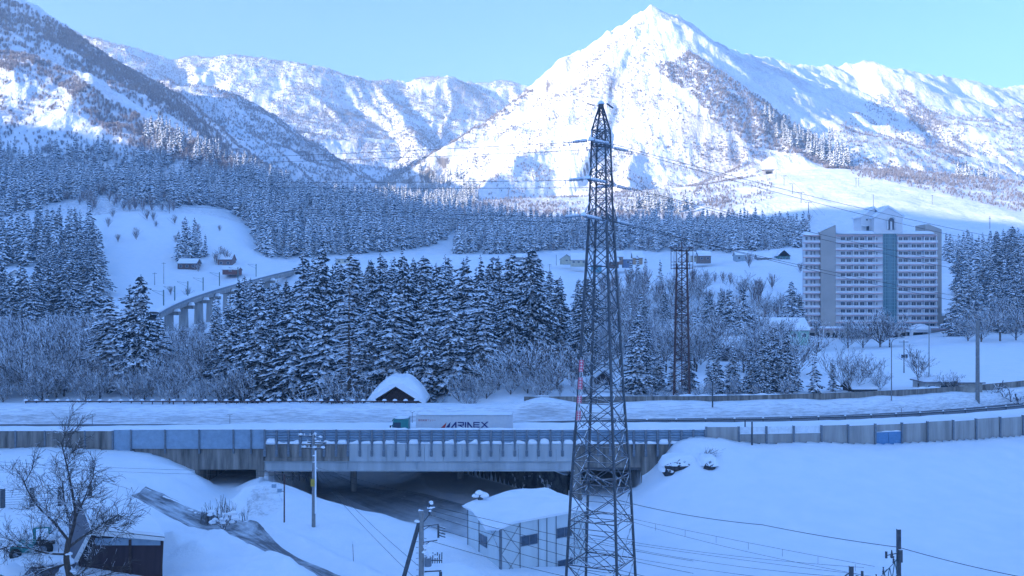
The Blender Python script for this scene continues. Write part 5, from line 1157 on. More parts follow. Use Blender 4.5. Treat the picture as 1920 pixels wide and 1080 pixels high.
# ------------------------------------------------------------------ poles on the far side
def pole(px, Y, top, r, label, base=None, arm=None, cat='pole', name='utility_pole', mat=None, extra=None):
    x = (px-960)/F*Y; z0 = float(Hfast(np.array([x]), np.array([Y]))[0]) if base is None else (540-base)/F*Y; h = (540-top)/F*Y-z0
    t = thing(name, label, cat, (x, Y, z0)); MB().bar((0,0,-.5),(0,0,h),r,r*.75,n=9).build('pole', mat or M_POLE, t)
    if arm == 'lamp': MB().path([(0,0,h),(.25,0,h+.5),(.9,0,h+.75),(2.0,0,h+.8)], .06, 6).build('arm', mat or M_POLE, t); MB().box(1.9,2.5,-.12,.12,h+.72,h+.85).build('lamp_head', M_WHITE, t)
    if arm == 'cross':
        for dz in (.3, 1.0): MB().box(-1,1,-.05,.05,h-dz-.05,h-dz+.05).build('crossarm', M_STEEL, t)
    if arm == 'box': MB().box(-1,.9,-.05,.05,h-.4,h-.3).build('crossarm', M_STEEL, t); MB().lathe([(.3,0),(.32,.1),(.32,.8),(.1,.9)],10,(.35,-.2,h-3.6)).build('transformer', M_STEEL, t); MB().lathe([(.25,0),(.27,.1),(.27,.7),(.1,.8)],10,(-.4,-.2,h-3.6)).build('transformer', M_STEEL, t)
    return t
pole(1833, 152, 600, .34, 'thick plain grey concrete pole right of the tower block')
pole(1671.5, 146, 643, .085, 'slim street lamp with curved arm behind the far wall', arm='lamp', name='street_lamp', cat='street lamp', base=748)
pole(1695, 200, 638, .14, 'utility pole with two transformers on the snow field before the tower block', arm='box')
pole(1742, 185, 600, .10, 'tall thin pole beside the slender upright bare tree')
pole(1515.5, 235, 640, .12, 'short utility pole at the right corner of the mint green hall', arm='cross')
pole(1410, 117.2, 790, .13, 'dark square post standing in the snow in front of the panel wall', base=848, mat=M_STEEL, name='post')
pole(1336, 139.5, 716, .11, 'dark post on the far snow bank below the spruces', base=757, mat=M_STEEL, name='post')
pole(1397, 127, 786, .1, 'short dark post just behind the panel wall', base=812, mat=M_STEEL, name='post')
for px, Y, top, base, l in ((1018,500,497,535,'left pole of the twin poles on the village field'),(1030.5,500,495,535,'right pole of the twin poles on the village field'),(1043,520,478,496,'thin pole in front of the village forest'),(1232,470,0,0,None)):
    if l: pole(px, Y, top, .14, l, base=base, arm='cross' if 'thin' not in l else None)
for px, Y, top, base, l in ((173,137.5,777,797,'forked red snow marker at the left of the far snow bank'),(431,137.5,778,796,'forked red snow marker above the box tunnel'),(773,137,773,800,'forked red snow marker above the truck cab'),(1690,140,765,783,'forked red snow marker on the right')):
    t = pole(px, Y, top, .035, l, base=base, mat=M_RUST, name='snow_marker', cat='marker'); h = (base-top)/F*Y; MB().bar((-.35,0,h+.1),(0,0,h),.03).bar((.35,0,h+.1),(0,0,h),.03).build('fork', M_RUST, t)
# ------------------------------------------------------------------ near poles
def lumps(mb, pts, r, seed=0):
    rg = random.Random(seed)
    for p in pts:
        for k in range(2): rr_ = r*rg.uniform(.6,1.2); mb.lathe([(rr_*.5,-rr_*.3),(rr_,-.05*rr_),(rr_*.9,rr_*.4),(rr_*.3,rr_*.75)], 7, (p[0]+rg.uniform(-.12,.12), p[1]+rg.uniform(-.12,.12), p[2]))
    return mb
Y = 95.0; t = thing('utility_pole', 'concrete utility pole with snow-plastered crossarms and a yellow plate, before the bridge', 'utility pole', ((588-960)/F*Y, Y, (540-992)/F*Y), R(-12)); h = 177/F*Y
MB().bar((0,0,-.5),(0,0,h),.19,.13,n=10).build('pole', M_POLE, t); MB().box(-.2,.2,-.24,-.2,h-4.9,h-4.2).build('plate', mat_plain('yellow_plate', (.45,.33,.06), .6), t)
for z, a, b in ((.15,-1.5,.2),(.75,-.6,1.3),(1.3,-1.2,1.0)):
    q = MB().box(a,b,-.06,.06,h-z-.05,h-z+.05).build('crossarm', M_STEEL, t); mb = MB()
    for k in range(4): x = a+(b-a)*k/3; mb.bar((x,0,h-z),(x,0,h-z+.25),.05,n=6)
    mb.build('insulator', M_WHITE, q)
lumps(MB(), [(x,0,h-z) for x, z in ((-1.4,.05),(.1,-.1),(.5,.65),(1.1,.6),(.2,1.2),(.9,1.2),(-1,1.2),(.15,2.0),(.2,3.2),(.15,.4),(.7,.2),(.12,2.6))], .17, 5).build('snow', M_SNOW, t, True)
MB().box(.15,.24,-.09,.09,1.5,h-1.5).build('wind_blown_snow', M_SNOW, t)
Y = 96.5; t = thing('lamp_post', 'thin dark pole with small hanging square lantern boxes beside the tunnel mouth', 'lamp post', ((533-960)/F*Y, Y, (540-987)/F*Y)); h = 98/F*Y
MB().bar((0,0,-.4),(0,0,h),.075,.06,n=8).build('pole', M_RUST, t); MB().bar((0,0,h-.05),(-1.9,0,h+.35),.03).bar((0,0,h-1.7),(-.6,0,h-1.6),.03).build('arm', M_RUST, t)
for x, z in ((-1.0,h-.9),(-.45,h-1.35)):
    q = MB().box(x-.19,x+.19,-.15,.15,z-.4,z-.04).build('lantern', M_PANEL, t); MB().box(x-.22,x+.22,-.18,.18,z-.04,z).bar((x,0,z),(x,0,z+.5),.012).build('lantern_top', M_SNOW, q)
Y = 62.0; xb = (790-960)/F*Y; zb = -23.4; t = thing('utility_pole', 'equipment-laden concrete utility pole with a slanting dark brace at the bottom centre', 'utility pole', (xb, Y, zb)); h = (540-957)/F*Y-zb
MB().bar((0,0,-.5),(0,0,h),.19,.15,n=12).build('pole', M_POLE, t); MB().bar((-2.6,0,0),(-.12,0,h-.7),.15,.13,n=10).build('brace', M_STEEL, t)
a1 = MB().bar((0,0,h-.9),(.55,.1,h-.2),.035).bar((.5,.1,h-.3),(.5,.1,h+.5),.07,n=6).bar((.4,.1,h-.35),(.9,.1,h-.35),.03).build('upper_arm', M_STEEL, t); lumps(MB(), [(.5,.1,h+.5),(.62,.1,h+.4),(.45,.1,h+.1),(.6,.1,h-.05),(.66,.1,h+.15)], .12, 2).build('snow', M_SNOW, a1, True)
for dz, L in ((1.0,1.1),(2.0,1.0)): MB().bar((0,0,h-dz),(L,0,h-dz+.15),.045).bar((0,0,h-dz-.3),(L*.5,0,h-dz+.05),.03).build('bracket_arm', M_STEEL, t)
ins = MB(); ins.box(1.0,1.12,-.06,.06,h-1.7,h-.9)
for k in range(4): ins.bar((1.1,0,h-1.0-.18*k),(1.5,0,h-1.12-.18*k),.05,n=6)
ins.build('insulator_rack', M_STEEL, t)
MB().lathe([(.2,0),(.23,.05),(.23,.55),(.12,.62)], 12, (.42,-.1,h-3.45)).build('transformer', M_POST, t)
sw = MB(); sw.bar((.3,0,h-3.1),(1.3,0,h-3.1),.05)
for k in range(5): sw.bar((.7+.14*k,.02*k,h-3.3),(.72+.14*k,0,h-2.6-.1*(k%2)),.035,n=5)
sw.build('switchgear', M_STEEL, t)
MB().bar((.2,0,h-3.8),(1.25,0,h-3.75),.06).bar((1.2,0,h-3.8),(1.2,0,h-8),.10,n=8).bar((1.2,0,h-5.3),(1.9,0,h-4.5),.05).build('side_post', M_STEEL, t)
lumps(MB(), [(0,0,h),(.15,0,h-2.2),(.3,0,h-2.3),(.2,0,h-2.6),(-.2,0,h-.7),(.6,0,h-2.75),(.9,0,h-2.9),(-.1,0,h-4.6)], .14, 4).build('snow', M_SNOW, t, True)
stp = MB()
for k in range(14): stp.bar((-.18,0,h-1.6-.35*k),(-.34,0,h-1.6-.35*k),.02); stp.bar((.18,0,h-1.75-.35*k),(.32,0,h-1.75-.35*k),.02)
stp.build('step_bolt', M_STEEL, t)
def wires(name, label, segs, r=.018, group=None, cat='wire'):
    for a, b, sag in segs:
        mb = MB(); wire(mb, a, b, sag, r); o = mb.build(name, M_WIRE); tag(o, label, cat, group)
top = Vector((xb+.6, Y, zb+h+.3))
wires('overhead_wire', 'wire running right from the equipment pole past the metal shed', [(top, P(1300,1052,75), .2), (top-Vector((0,0,.3)), P(1300,1075,72), .2), (top-Vector((0,0,.6)), P(1250,1090,70), .2), (top-Vector((.0,0,2.2)), P(1080,1085,64), .1), (top-Vector((0,0,1.3)), P(1150,1085,66), .1)], .017, 'wires right of the equipment pole')
wires('overhead_wire', 'wire running from under the bridge down to the equipment pole', [(P(600,882,118), Vector((xb,Y,zb+h-3.6)), .4), (P(590,880,118), Vector((xb,Y,zb+h-4.6)), .4)], .016, 'wires left of the equipment pole')
wires('overhead_wire', 'wire crossing the snow slope left of the box tunnel', [(P(-60,868,100), P(585,892,95.2), .3), (P(-60,862,101), P(585,884,95.2), .3)], .014, 'wires left of the snow-plastered pole')
wires('overhead_wire', 'wire running from the snow-plastered pole to the right under the bridge', [(P(590,875,95), P(1100,990,90), .5), (P(590,880,95), P(880,965,97), .4)], .012, 'wires right of the snow-plastered pole')
# railway overhead line at the bottom right
Y = 72.0; xr = (1685-960)/F*Y; zr_ = (540-992)/F*Y; t = thing('catenary_mast', 'dark railway mast with a lattice boom and insulators at the bottom right', 'mast', (xr, Y, -25))
MB().box(-.13,.13,-.13,.13,4.2,25+zr_).build('mast', M_STEEL, t)
mb = MB()
for s_ in (-.16, .16): mb.bar((s_,0,-1),(s_,0,4.2),.04)
for k in range(12): mb.bar((-.16,0,-.6+.4*k),(.16,0,-.2+.4*k),.025)
mb.build('mast_foot', M_POST, t)
bm_ = MB(); a = Vector((-.1,0,4.3)); b = Vector((-4.4,-2.5,1.7)); a2 = a+Vector((0,0,1.1)); b2 = b+Vector((0,0,.9)); M_GREENST = mat_plain('green_steel', (.08,.13,.13), .6, snow=.8)
bm_.bar(a, b, .045); bm_.bar(a2, b2, .045)
for k in range(9): p, q = a.lerp(b, k/9), a2.lerp(b2, (k+.5)/9); bm_.bar(p, q, .03); bm_.bar(q, a.lerp(b, (k+1)/9), .03)
bm_.build('boom', M_GREENST, t)
for k, f in enumerate((.08,.3,.45,.62,.8)):
    p = a2.lerp(b2, f); MB().lathe([(.1,0),(.04,.08),(.1,.12),(.04,.2),(.09,.25),(.03,.32),(.07,.5)], 8, p).build('insulator', M_STEEL, t)
MB().box(-.12,.12,-.45,-.2,25+zr_-2.3,25+zr_-1.4).bar((-.9,0,25+zr_-1.9),(.1,0,25+zr_-1.7),.05).lathe([(.09,0),(.09,.5)],8,(-.9,0,25+zr_-2.1)).lathe([(.07,0),(.12,.1),(.03,.6)],8,(-.5,0,25+zr_-2.1)).build('switch_box', M_STEEL, t)
Y2 = 68.0; t = thing('catenary_mast', 'shorter dark railway post left of the lattice boom', 'mast', ((1596-960)/F*Y2, Y2, -25)); MB().box(-.13,.13,-.13,.13,-1,25+(540-1061)/F*Y2).build('mast', M_STEEL, t); MB().bar((0,0,5.7),(-.55,0,5.2),.05).bar((.4,0,4),(.4,0,5.4),.1,n=6).bar((.75,0,4),(.75,0,5.7),.1,n=6).build('bracket', M_STEEL, t)
wires('overhead_wire', 'thick dark cable crossing the snow field at the lower right', [(P(1160,938,84), P(1430,984,76), .25), (P(1430,984,76), P(1685,1026,72), .1), (P(1685,1026,72), P(2100,1112,64), .3)], .028, 'thick cable over the lower right field')
wires('contact_wire', 'thin railway wire low over the snow field at the lower right', [(P(1150,965,84), P(1640,1062,70), .1), (P(1150,968,84), P(1690,1090,70), .4), (P(1100,1002,80), P(1620,1064,70), .3), (P(1100,1008,80), P(1620,1078,69.5), .1), (P(1100,1010,80), P(1640,1085,69), .5), (P(1100,1030,80), P(1500,1090,70), .2)], .014, 'railway wires at the lower right')
dp = MB()
for k in range(8): p = P(1150,965,84).lerp(P(1640,1062,70), (k+.5)/8); dp.bar(p-Vector((0,0,.1)), p-Vector((0,0,.62)), .012)
tag(dp.build('dropper_wire', M_WIRE), 'short vertical droppers hanging between the two railway wires', 'wire')
# ------------------------------------------------------------------ metal shed with snow cushion
A = Vector((-.99,84,0)); B = Vector((6.6,89.6,0)); Cc = Vector((-4.05,90.6,0)); D_ = B+Cc-A; zt = -20.0
t = thing('metal_shed', 'pale blue metal shed under a thick rounded snow cushion beside the pylon', 'shed', (0,0,0)); M_SHED = mat_plain('pale_blue_sheet', (.56,.63,.65), .6, var=.07, scale=1.0, streak=True)
mb = MB(); q = [A, B, D_, Cc]
mb.add([v+Vector((0,0,-28)) for v in q]+[v+Vector((0,0,zt)) for v in q], [(0,1,5,4),(1,2,6,5),(2,3,7,6),(3,0,4,7),(4,5,6,7)]); mb.build('wall', M_SHED, t)
U = (B-A).normalized(); Vv = (Cc-A).normalized(); nU = Vector((U.y,-U.x,0)); nV = Vector((-Vv.y,Vv.x,0)); nV = nV if nV.x < 0 else -nV; LU = (B-A).length; LV = (Cc-A).length
fr = MB(); 
for s_ in (0, .22, .43, .53, .64, .86, 1): p = A+U*LU*s_+nU*.04; fr.bar(p+Vector((0,0,-28)), p+Vector((0,0,zt)), .035 if s_ else .13)
for s_ in (.62, .98): p = A+Vv*LV*s_+nV*.04; fr.bar(p+Vector((0,0,-28)), p+Vector((0,0,zt)), .04)
fr.build('frame', M_POST, t)
br = MB(); 
for k in range(4):
    z1, z2 = zt-.2-2.3*k, zt-2.5-2.3*k
    for (a, b) in ((.01,.22),(.88,1)): pa, pb = A+U*LU*a+nU*.05, A+U*LU*b+nU*.05; br.bar(pa+Vector((0,0,z1)), pb+Vector((0,0,z2)), .018); br.bar(pa+Vector((0,0,z2)), pb+Vector((0,0,z1)), .018)
pa, pb = A+nV*.05, A+Vv*LV*.4+nV*.05; br.bar(pa+Vector((0,0,zt)), pb+Vector((0,0,zt-2.3)), .02); br.bar(pa+Vector((0,0,zt-2.3)), pb+Vector((0,0,zt)), .02); br.build('bracing', M_STEEL, t)
def win(org, d, n, s0, s1, z0, z1):
    a, b = org+d*s0+n*.06, org+d*s1+n*.06; up = Vector((0,0,1)); fo = MB().add([a+up*z0, b+up*z0, b+up*z1, a+up*z1, a+up*z0-n*.06, b+up*z0-n*.06, b+up*z1-n*.06, a+up*z1-n*.06], [(0,1,2,3),(0,4,5,1),(3,2,6,7),(0,3,7,4),(1,5,6,2)]).build('window', M_POST, t)
    g_ = MB(); m = (s0+s1)/2
    for u0, u1 in ((s0+.06, m-.03), (m+.03, s1-.06)): a, b = org+d*u0+n*.075, org+d*u1+n*.075; g_.add([a+up*(z0+.06), b+up*(z0+.06), b+up*(z1-.06), a+up*(z1-.06)], [(0,1,2,3)])
    g_.build('pane', M_GLASS, fo)
win(A, U, nU, LU*.22+.1, LU*.43-.1, -22.15, -21.25); win(A, U, nU, LU*.64+.05, LU*.83, -22.05, -21.15); win(A, U, nU, LU*.22+.1, LU*.43-.1, -24.9, -24.1); win(A, U, nU, LU*.66, LU*.84, -24.8, -24.0); win(A, Vv, nV, LV*.38, LV*.6, -22.6, -21.6)
n = 26; rows = []; und = []; ov = .45
for i in range(n+1):
    r = []; r2 = []
    for j in range(n+1):
        u, v = i/n, j/n; e = min(1, (min(u,1-u)*9+.02))**.45*min(1, (min(v,1-v)*9+.02))**.45
        slump = max(0, 1-u*7)*max(0, 1-abs(v-.25)*2.2)*.65; wav = .07*sin(u*LU*2*pi/.36) if v < .02 else 0
        p = A+U*(LU*u+ov*(2*u-1)-slump*.5)+Vv*(LV*v+ov*(2*v-1)-max(0,.04-v)*3); hgt = .15+e*(.5+.45*math.exp(-((u-.62)/.35)**2)+.15*n1(u*4+v*3,1))
        r.append(p+Vector((0,0,zt+hgt-slump*.8))); r2.append(p*1.0+Vector((0,0,zt+.02+wav-slump*1.15))+(U*.12*(1-2*u)+Vv*.12*(1-2*v)))
    rows.append(r); und.append(r2)
mb = MB(); mb.loft(rows); mb.loft(und); mb.loft([rows[0],und[0]]); mb.loft([rows[-1],und[-1]]); mb.loft([[r[0] for r in rows],[r[0] for r in und]]); mb.loft([[r[-1] for r in rows],[r[-1] for r in und]]); mb.build('snow_cushion', M_SNOWSOFT, t, True)
vt = A+U*1.0+Vv*6.4; v_ = MB().lathe([(.25,0),(.25,1.35)], 10, (vt.x,vt.y,zt)).build('roof_vent', M_STEEL, t); lumps(MB(), [(vt.x,vt.y,zt+1.35),(vt.x+.4,vt.y,zt+1.1),(vt.x-.4,vt.y,zt+1.1)], .4, 8).build('snow_cap', M_SNOW, v_, True)
# barrel-roofed store in front of the metal shed
t = thing('storage_hut', 'small round-roofed grey store half buried in snow left of the metal shed', 'hut', P(868,1040,76)); t.location.z = -25.2
arcp = [(-3.0*cos(a), 2.9*sin(a)**.8) for a in np.linspace(0.02, pi-.02, 15)]
Mz = Matrix.Rotation(R(18), 4, 'Z')
MB().prism(arcp, -1.6, 3.0, 0, Mz).build('wall', M_CONCD, t); rows = []
for k in range(15):
    x, z = arcp[k]; kk = 1+.17*max(0, z/2.9); rows.append([Mz @ Vector((x*1.05, -2.0+5.3*j/8, z*kk+.05+.18*n1(x+j*.6,1)*(z > 1)-(.5 if j in (0,8) else 0)*.3)) for j in range(9)])
MB().loft(rows).loft([[v-Vector((0,0,.25)) for v in r] for r in rows]).loft([[r[0] for r in rows],[r[0]-Vector((0,0,.25)) for r in rows]]).build('roof_snow', M_SNOWSOFT, t, True)
# ------------------------------------------------------------------ house at the lower left
t = thing('gabled_house', 'brown corrugated house with one snowy and one bare dark roof slope at the lower left', 'house', (0,0,0)); rv = Vector((-5.6,11,0))
rn = Vector((-32.2,76,-18.4)); er = Vector((-26.5,76,-19.0)); el = Vector((-33.5,76,-20.9)); M_BROWNW = mat_plain('brown_sheet', (.05,.03,.036), .7, var=.25, scale=2, streak=True); M_DKROOF = mat_plain('dark_roof', (.09,.09,.11), .55, var=.15)
g0 = Vector((0,0,-26)); zz = Vector((0,0,-.25))
mb = MB(); f4 = [Vector((er.x-.35,76.5,-26)), Vector((er.x-.35,76.5,er.z-.2)), Vector((rn.x,76.5,rn.z-.2)), Vector((el.x+.25,76.5,el.z-.2)), Vector((el.x+.25,76.5,-26))]; b4 = [v+rv*.95 for v in f4]
mb.add(f4+b4, [(0,1,2,3,4),(9,8,7,6,5),(0,5,6,1),(3,8,9,4),(1,6,7,2),(2,7,8,3)]); mb.build('wall', M_BROWNW, t)
def slab(a, b, c, d, th, up=Vector((0,0,1))): return MB().add([a,b,c,d,a-up*th,b-up*th,c-up*th,d-up*th], [(0,1,2,3),(4,7,6,5),(0,4,5,1),(1,5,6,2),(2,6,7,3),(3,7,4,0)])
slab(rn, el, el+rv, rn+rv, .18).build('roof', M_DKROOF, t)['label'] = 'bare dark slope'; rf = slab(rn, er, er+rv, rn+rv, .16).build('roof', M_DKROOF, t)
n = 14; rows = []
for i in range(n+1):
    r = []
    for j in range(n+1):
        u, v = i/n, j/n; e = min(1, min(u+.06,1.03-u)*9)**.5*min(1, min(v+.03,1.03-v)*9)**.5; r.append(rn.lerp(er, u)*1.0+rv*v+Vector((0,0,.02+.42*e+.03*n1(u*5+v*4,1))))
    rows.append(r)
mb = MB().loft(rows); low = [[rn.lerp(er, i/n)+rv*(j/n)+Vector((0,0,.01)) for j in range(n+1)] for i in range(n+1)]
mb.loft([rows[-1], low[-1]]); mb.loft([[r[0] for r in rows],[r[0] for r in low]]); mb.loft([rows[0], low[0]]); mb.build('roof_snow', M_SNOWSOFT, rf, True)
dn = Vector((0,0,1)); 
MB().add([rn+Vector((0,-.03,-.02)), el+Vector((-.05,-.03,-.05)), el+Vector((.15,-.03,-.5)), rn+Vector((.1,-.03,-.45)), er+Vector((0,-.03,-.05)), er+Vector((0,-.03,-.3))], [(0,1,2,3),(0,3,5,4)]).build('barge_board', M_WHITE, t)
MB().box(rn.x+.2, er.x-.5, 76.42, 76.49, -19.75, -19.2).build('gable_panel', M_PANEL, t); MB().box(-29.4,-29.2,76.36,76.41,-26,-19.3).build('corner_strip', M_WOOD, t)
q = MB()
for k in range(9): q.box(-31.4,-29.6,76.38,76.44,-22.9+.18*k,-22.8+.18*k)
q.build('shutter', M_WOOD, t); MB().bar((er.x-.2,76.2,-19.2),(er.x-.45,76.4,-23),.05,n=6).build('drain_pipe', M_WOOD, t)
# snowed-in farm machine, car and low roof at the lower left edge
Y = 80.0; t = thing('farm_tractor', 'green farm machine buried under snow at the left of the foreground tree', 'tractor', P(62,1036,80), R(20)); t.location.z = -21.6
MB().box(-1.6,.2,-.6,.6,.5,1.2).box(-1.5,-.5,-.55,.55,1.2,1.5).build('body', M_GREEN, t); MB().path([(.1,-.6,1.2),(.1,-.6,2.4),(1.2,-.6,2.4),(1.3,-.6,1.1)], .06, 6).path([(.1,.6,1.2),(.1,.6,2.4),(1.2,.6,2.4),(1.3,.6,1.1)], .06, 6).build('cab_frame', M_GREEN, t)
for x, y, r in ((-1.2,-.7,.45),(-1.2,.7,.45),(.8,-.8,.75),(.8,.8,.75)): wheel(x, y, r, .3, t)
lumps(MB(), [(-1.3,0,1.6),(-.8,.1,1.6),(.3,0,2.5),(.9,0,2.5),(.6,.2,2.5),(1.2,-.3,1.5),(-1.5,-.4,1.3)], .6, 3).build('snow', M_SNOWSOFT, t, True)
t = thing('parked_car', 'car completely covered in deep snow at the bottom left corner', 'car', P(-5,1070,74)); t.location.z = -22.4
body = MB(); rows = []
for x, zb_, zt_ in ((-2.1,.4,.75),(-1.7,.3,.95),(-.9,.28,1.05),(-.4,.28,1.45),(.9,.28,1.48),(1.5,.28,1.1),(1.9,.3,1.0),(2.1,.4,.8)): rows.append([Vector((x,-.8,zb_)),Vector((x,-.85,.8)),Vector((x,-.6,zt_)),Vector((x,.6,zt_)),Vector((x,.85,.8)),Vector((x,.8,zb_))])
body.loft(rows).build('body', M_POST, t); 
for x in (-1.3, 1.3):
    for y in (-.78, .78): wheel(x, y, .33, .22, t)
rows = []
for i in range(13):
    x = -2.2+4.5*i/12; e = min(1, min(i, 12-i)/2.0+.15)**.5; zt_ = 1.0+.55*math.exp(-((x-.25)/1.1)**4); rows.append([Vector((x, y, zt_+(.55*e)*(1-abs(y/.98)**4)-.25*abs(y)**3)) for y in np.linspace(-.95,.95,9)])
MB().loft(rows).build('snow', M_SNOWSOFT, t, True)
t = thing('lean_to_roof', 'low dark sheet-roofed lean-to left of the foreground tree trunk', 'shed', P(78,1062,72)); t.location.z = -22.6
MB().box(-1.5,1.3,-.9,2.2,-1,1.3).build('wall', M_WOOD, t); MB().add([(-1.7,-1.2,1.15),(1.5,-1.2,1.2),(1.5,2.4,2.1),(-1.7,2.4,2.0),(-1.7,-1.2,1.0),(1.5,-1.2,1.05),(1.5,2.4,1.95),(-1.7,2.4,1.85)], [(0,1,2,3),(4,7,6,5),(0,4,5,1),(1,5,6,2),(2,6,7,3),(3,7,4,0)]).build('roof', M_DKROOF, t); lumps(MB(), [(-1.2,1.9,2.1),(-.5,2.0,2.1),(.2,2.0,2.15),(.9,2.1,2.15),(1.3,1.2,1.9),(1.35,.4,1.7)], .5, 6).build('snow', M_SNOWSOFT, t, True)
# wire fence
t = thing('wire_fence', 'wire fence with thick dark posts on the snow slope behind the foreground tree', 'fence', (0,0,0)); pp = []
for px in (-50, 5, 60, 113, 168):
    p = P(px, 942, 91); p.z = float(Hfast(np.array([p.x]), np.array([p.y]))[0]); MB().box(p.x-.17, p.x+.17, p.y-.15, p.y+.15, p.z-.4, p.z+1.75).build('post', M_STEEL, t); pp.append(p)
mb = MB()
for a, b in zip(pp[:-1], pp[1:]):
    for k in range(7): mb.bar(a+Vector((0,0,.25+.22*k)), b+Vector((0,0,.25+.22*k)), .014, n=3)
mb.build('wire', M_WIRE, t); MB().bar(pp[-1]+Vector((-.1,-.1,1.2)), pp[-1]+Vector((-.9,-.1,0)), .05).build('strut', M_STEEL, t)
# foreground tree, bushes, marker stick, rocks
t = thing('bare_tree', 'large dark bare tree standing beside the brown house at the lower left', 'tree', P(131,1090,71)); t.location.z = -23.3
fg = MB(); 
def limb(mb, pts, r0, r1):
    out = cr([Vector(p) for p in pts], 4)
    for i in range(len(out)-1): a = i/(len(out)-1); mb.bar(out[i], out[i+1], r0+(r1-r0)*a, r0+(r1-r0)*(i+1)/(len(out)-1), n=7, cap=False)
    return out
tk = MB(); s0 = limb(tk, [(0,0,-.8),(.05,0,2.2),(-.3,.1,4.0),(-.15,.2,5.4)], .27, .18)
L_ = [limb(fg, [(-.15,.2,5.2),(.2,.4,6.8),(.05,.3,8.6),(-.3,.2,10.6),(-.6,0,12.2)], .13, .03), limb(fg, [(-.15,.2,5.2),(-1.2,-.2,6.8),(-2.4,-.4,8.2),(-3.2,-.4,9.8)], .11, .03), limb(fg, [(-.3,.1,4.3),(-1.4,-.4,4.5),(-2.6,-.6,4.9),(-4.2,-.6,5.0),(-5.6,-.7,4.3)], .10, .03),
      limb(fg, [(-.1,.2,4.8),(1.2,.3,5.8),(2.2,.2,6.3),(3.2,0,6.2)], .10, .03), limb(fg, [(0,.3,6.4),(-1.0,1.4,7.6),(-1.5,2.2,9.2)], .10, .03), limb(fg, [(.2,.4,6.8),(1.1,-.3,8.2),(1.9,-.6,9.9)], .09, .03), limb(fg, [(-.2,.1,2.6),(.9,-.6,3.0),(1.9,-.8,2.6)], .08, .03), limb(fg, [(-.3,.1,3.6),(-1.6,-.8,3.3),(-2.9,-1.0,2.2)], .09, .03)]
rg = random.Random(4)
def tw(mb, p, d, L, r, lvl):
    pts = [p]
    for k in range(4):
        d = (d+Vector((rg.uniform(-1,1), rg.uniform(-1,1), rg.uniform(-.9,.9)))*.24).normalized(); q_ = pts[-1]+d*L/4; mb.bar(pts[-1], q_, max(.011, r*(1-k*.2)), max(.011, r*(.8-k*.2)), n=3, cap=False); pts.append(q_)
        if lvl: 
            for c in range(2): tw(mb, q_, (d*.7+Vector((rg.uniform(-1,1), rg.uniform(-1,1), rg.uniform(-.8,.9)))*.7).normalized(), L*rg.uniform(.4,.65), r*.5, lvl-1)
for out in L_:
    m = len(out)
    for i in range(2, m, 1):
        if rg.random() < .95:
            d = (out[i]-out[i-1]).normalized(); tw(fg, out[i], (d*.6+Vector((rg.uniform(-1,1), rg.uniform(-1,1), rg.uniform(-.3,.8)))*.8).normalized(), rg.uniform(1.2,2.6), .04, 2)
fg.build('crown', M_TWIGBARE, t); tk.build('trunk', M_TRUNK, t, True)
lumps(MB(), [(.25,0,1.3),(.3,-.1,1.9),(-.1,0,4.3),(.3,.1,2.5),(.25,0,3.1)], .17, 4).build('snow', M_SNOW, t, True)
t = thing('snowy_bush', 'small tree with round snow pillows beside the bend of the lane', 'bush', P(420,1010,90)); t.location.z = h1(t.location.x, 90)
bb = bare_mb(61, 2.6, .9, .3, .09, 70, .016, 6); bb.build('branches', M_TWIG, t); rg = random.Random(9)
lumps(MB(), [(rg.uniform(-1.5,1.5), rg.uniform(-.5,.5), 1.5+rg.uniform(-.3,.8)) for k in range(20)], .26, 7).build('snow', M_SNOW, t, True)
t = thing('dry_bush', 'clump of upright leafless stems behind the snow-pillowed small tree', 'bush', P(418,965,97)); t.location.z = h1(t.location.x, 97); mb = MB()
for k in range(60): x, y = rg.uniform(-2.3,2.3), rg.uniform(-.8,.8); hh = rg.uniform(1,2.8)*(1-abs(x)*.2); mb.bar((x,y,-.2),(x+rg.uniform(-.3,.3),y,hh),.028,.012,n=3,cap=False); mb.bar((x,y,hh*.5),(x+rg.uniform(-.5,.5),y,hh*.9),.016,.01,n=3,cap=False)
mb.build('stems', M_TWIGBARE, t)
t = thing('dry_bush', 'small grey bush on the snow slope right of the bridge above the rocks', 'bush', P(1330,856,113)); t.location.z = h1(t.location.x, 113)-.1; mb = MB()
for k in range(70): a, e = rg.uniform(0,6.3), rg.uniform(.2,1.3); d = Vector((cos(a)*cos(e), sin(a)*cos(e), sin(e))); mb.bar(Vector((rg.uniform(-.8,.8),0,0)), d*rg.uniform(.6,1.6)+Vector((rg.uniform(-.8,.8),0,0)), .02, .01, n=3, cap=False)
mb.build('stems', M_TWIG, t)
t = thing('snow_stick', 'thin marker stick in the snow left of the equipment pole', 'marker', P(663,1048,84)); t.location.z = h1(t.location.x, 84); MB().bar((0,0,-.3),(-.08,0,1.7),.022,n=6).build('stick', M_RUST, t); MB().bar((-.075,0,1.45),(-.08,0,1.7),.026,n=6).build('band', M_WHITE, t)
M_ROCK = mat_plain('dark_rock', (.05,.05,.055), .9, var=.5, scale=2.5, snow=.62)
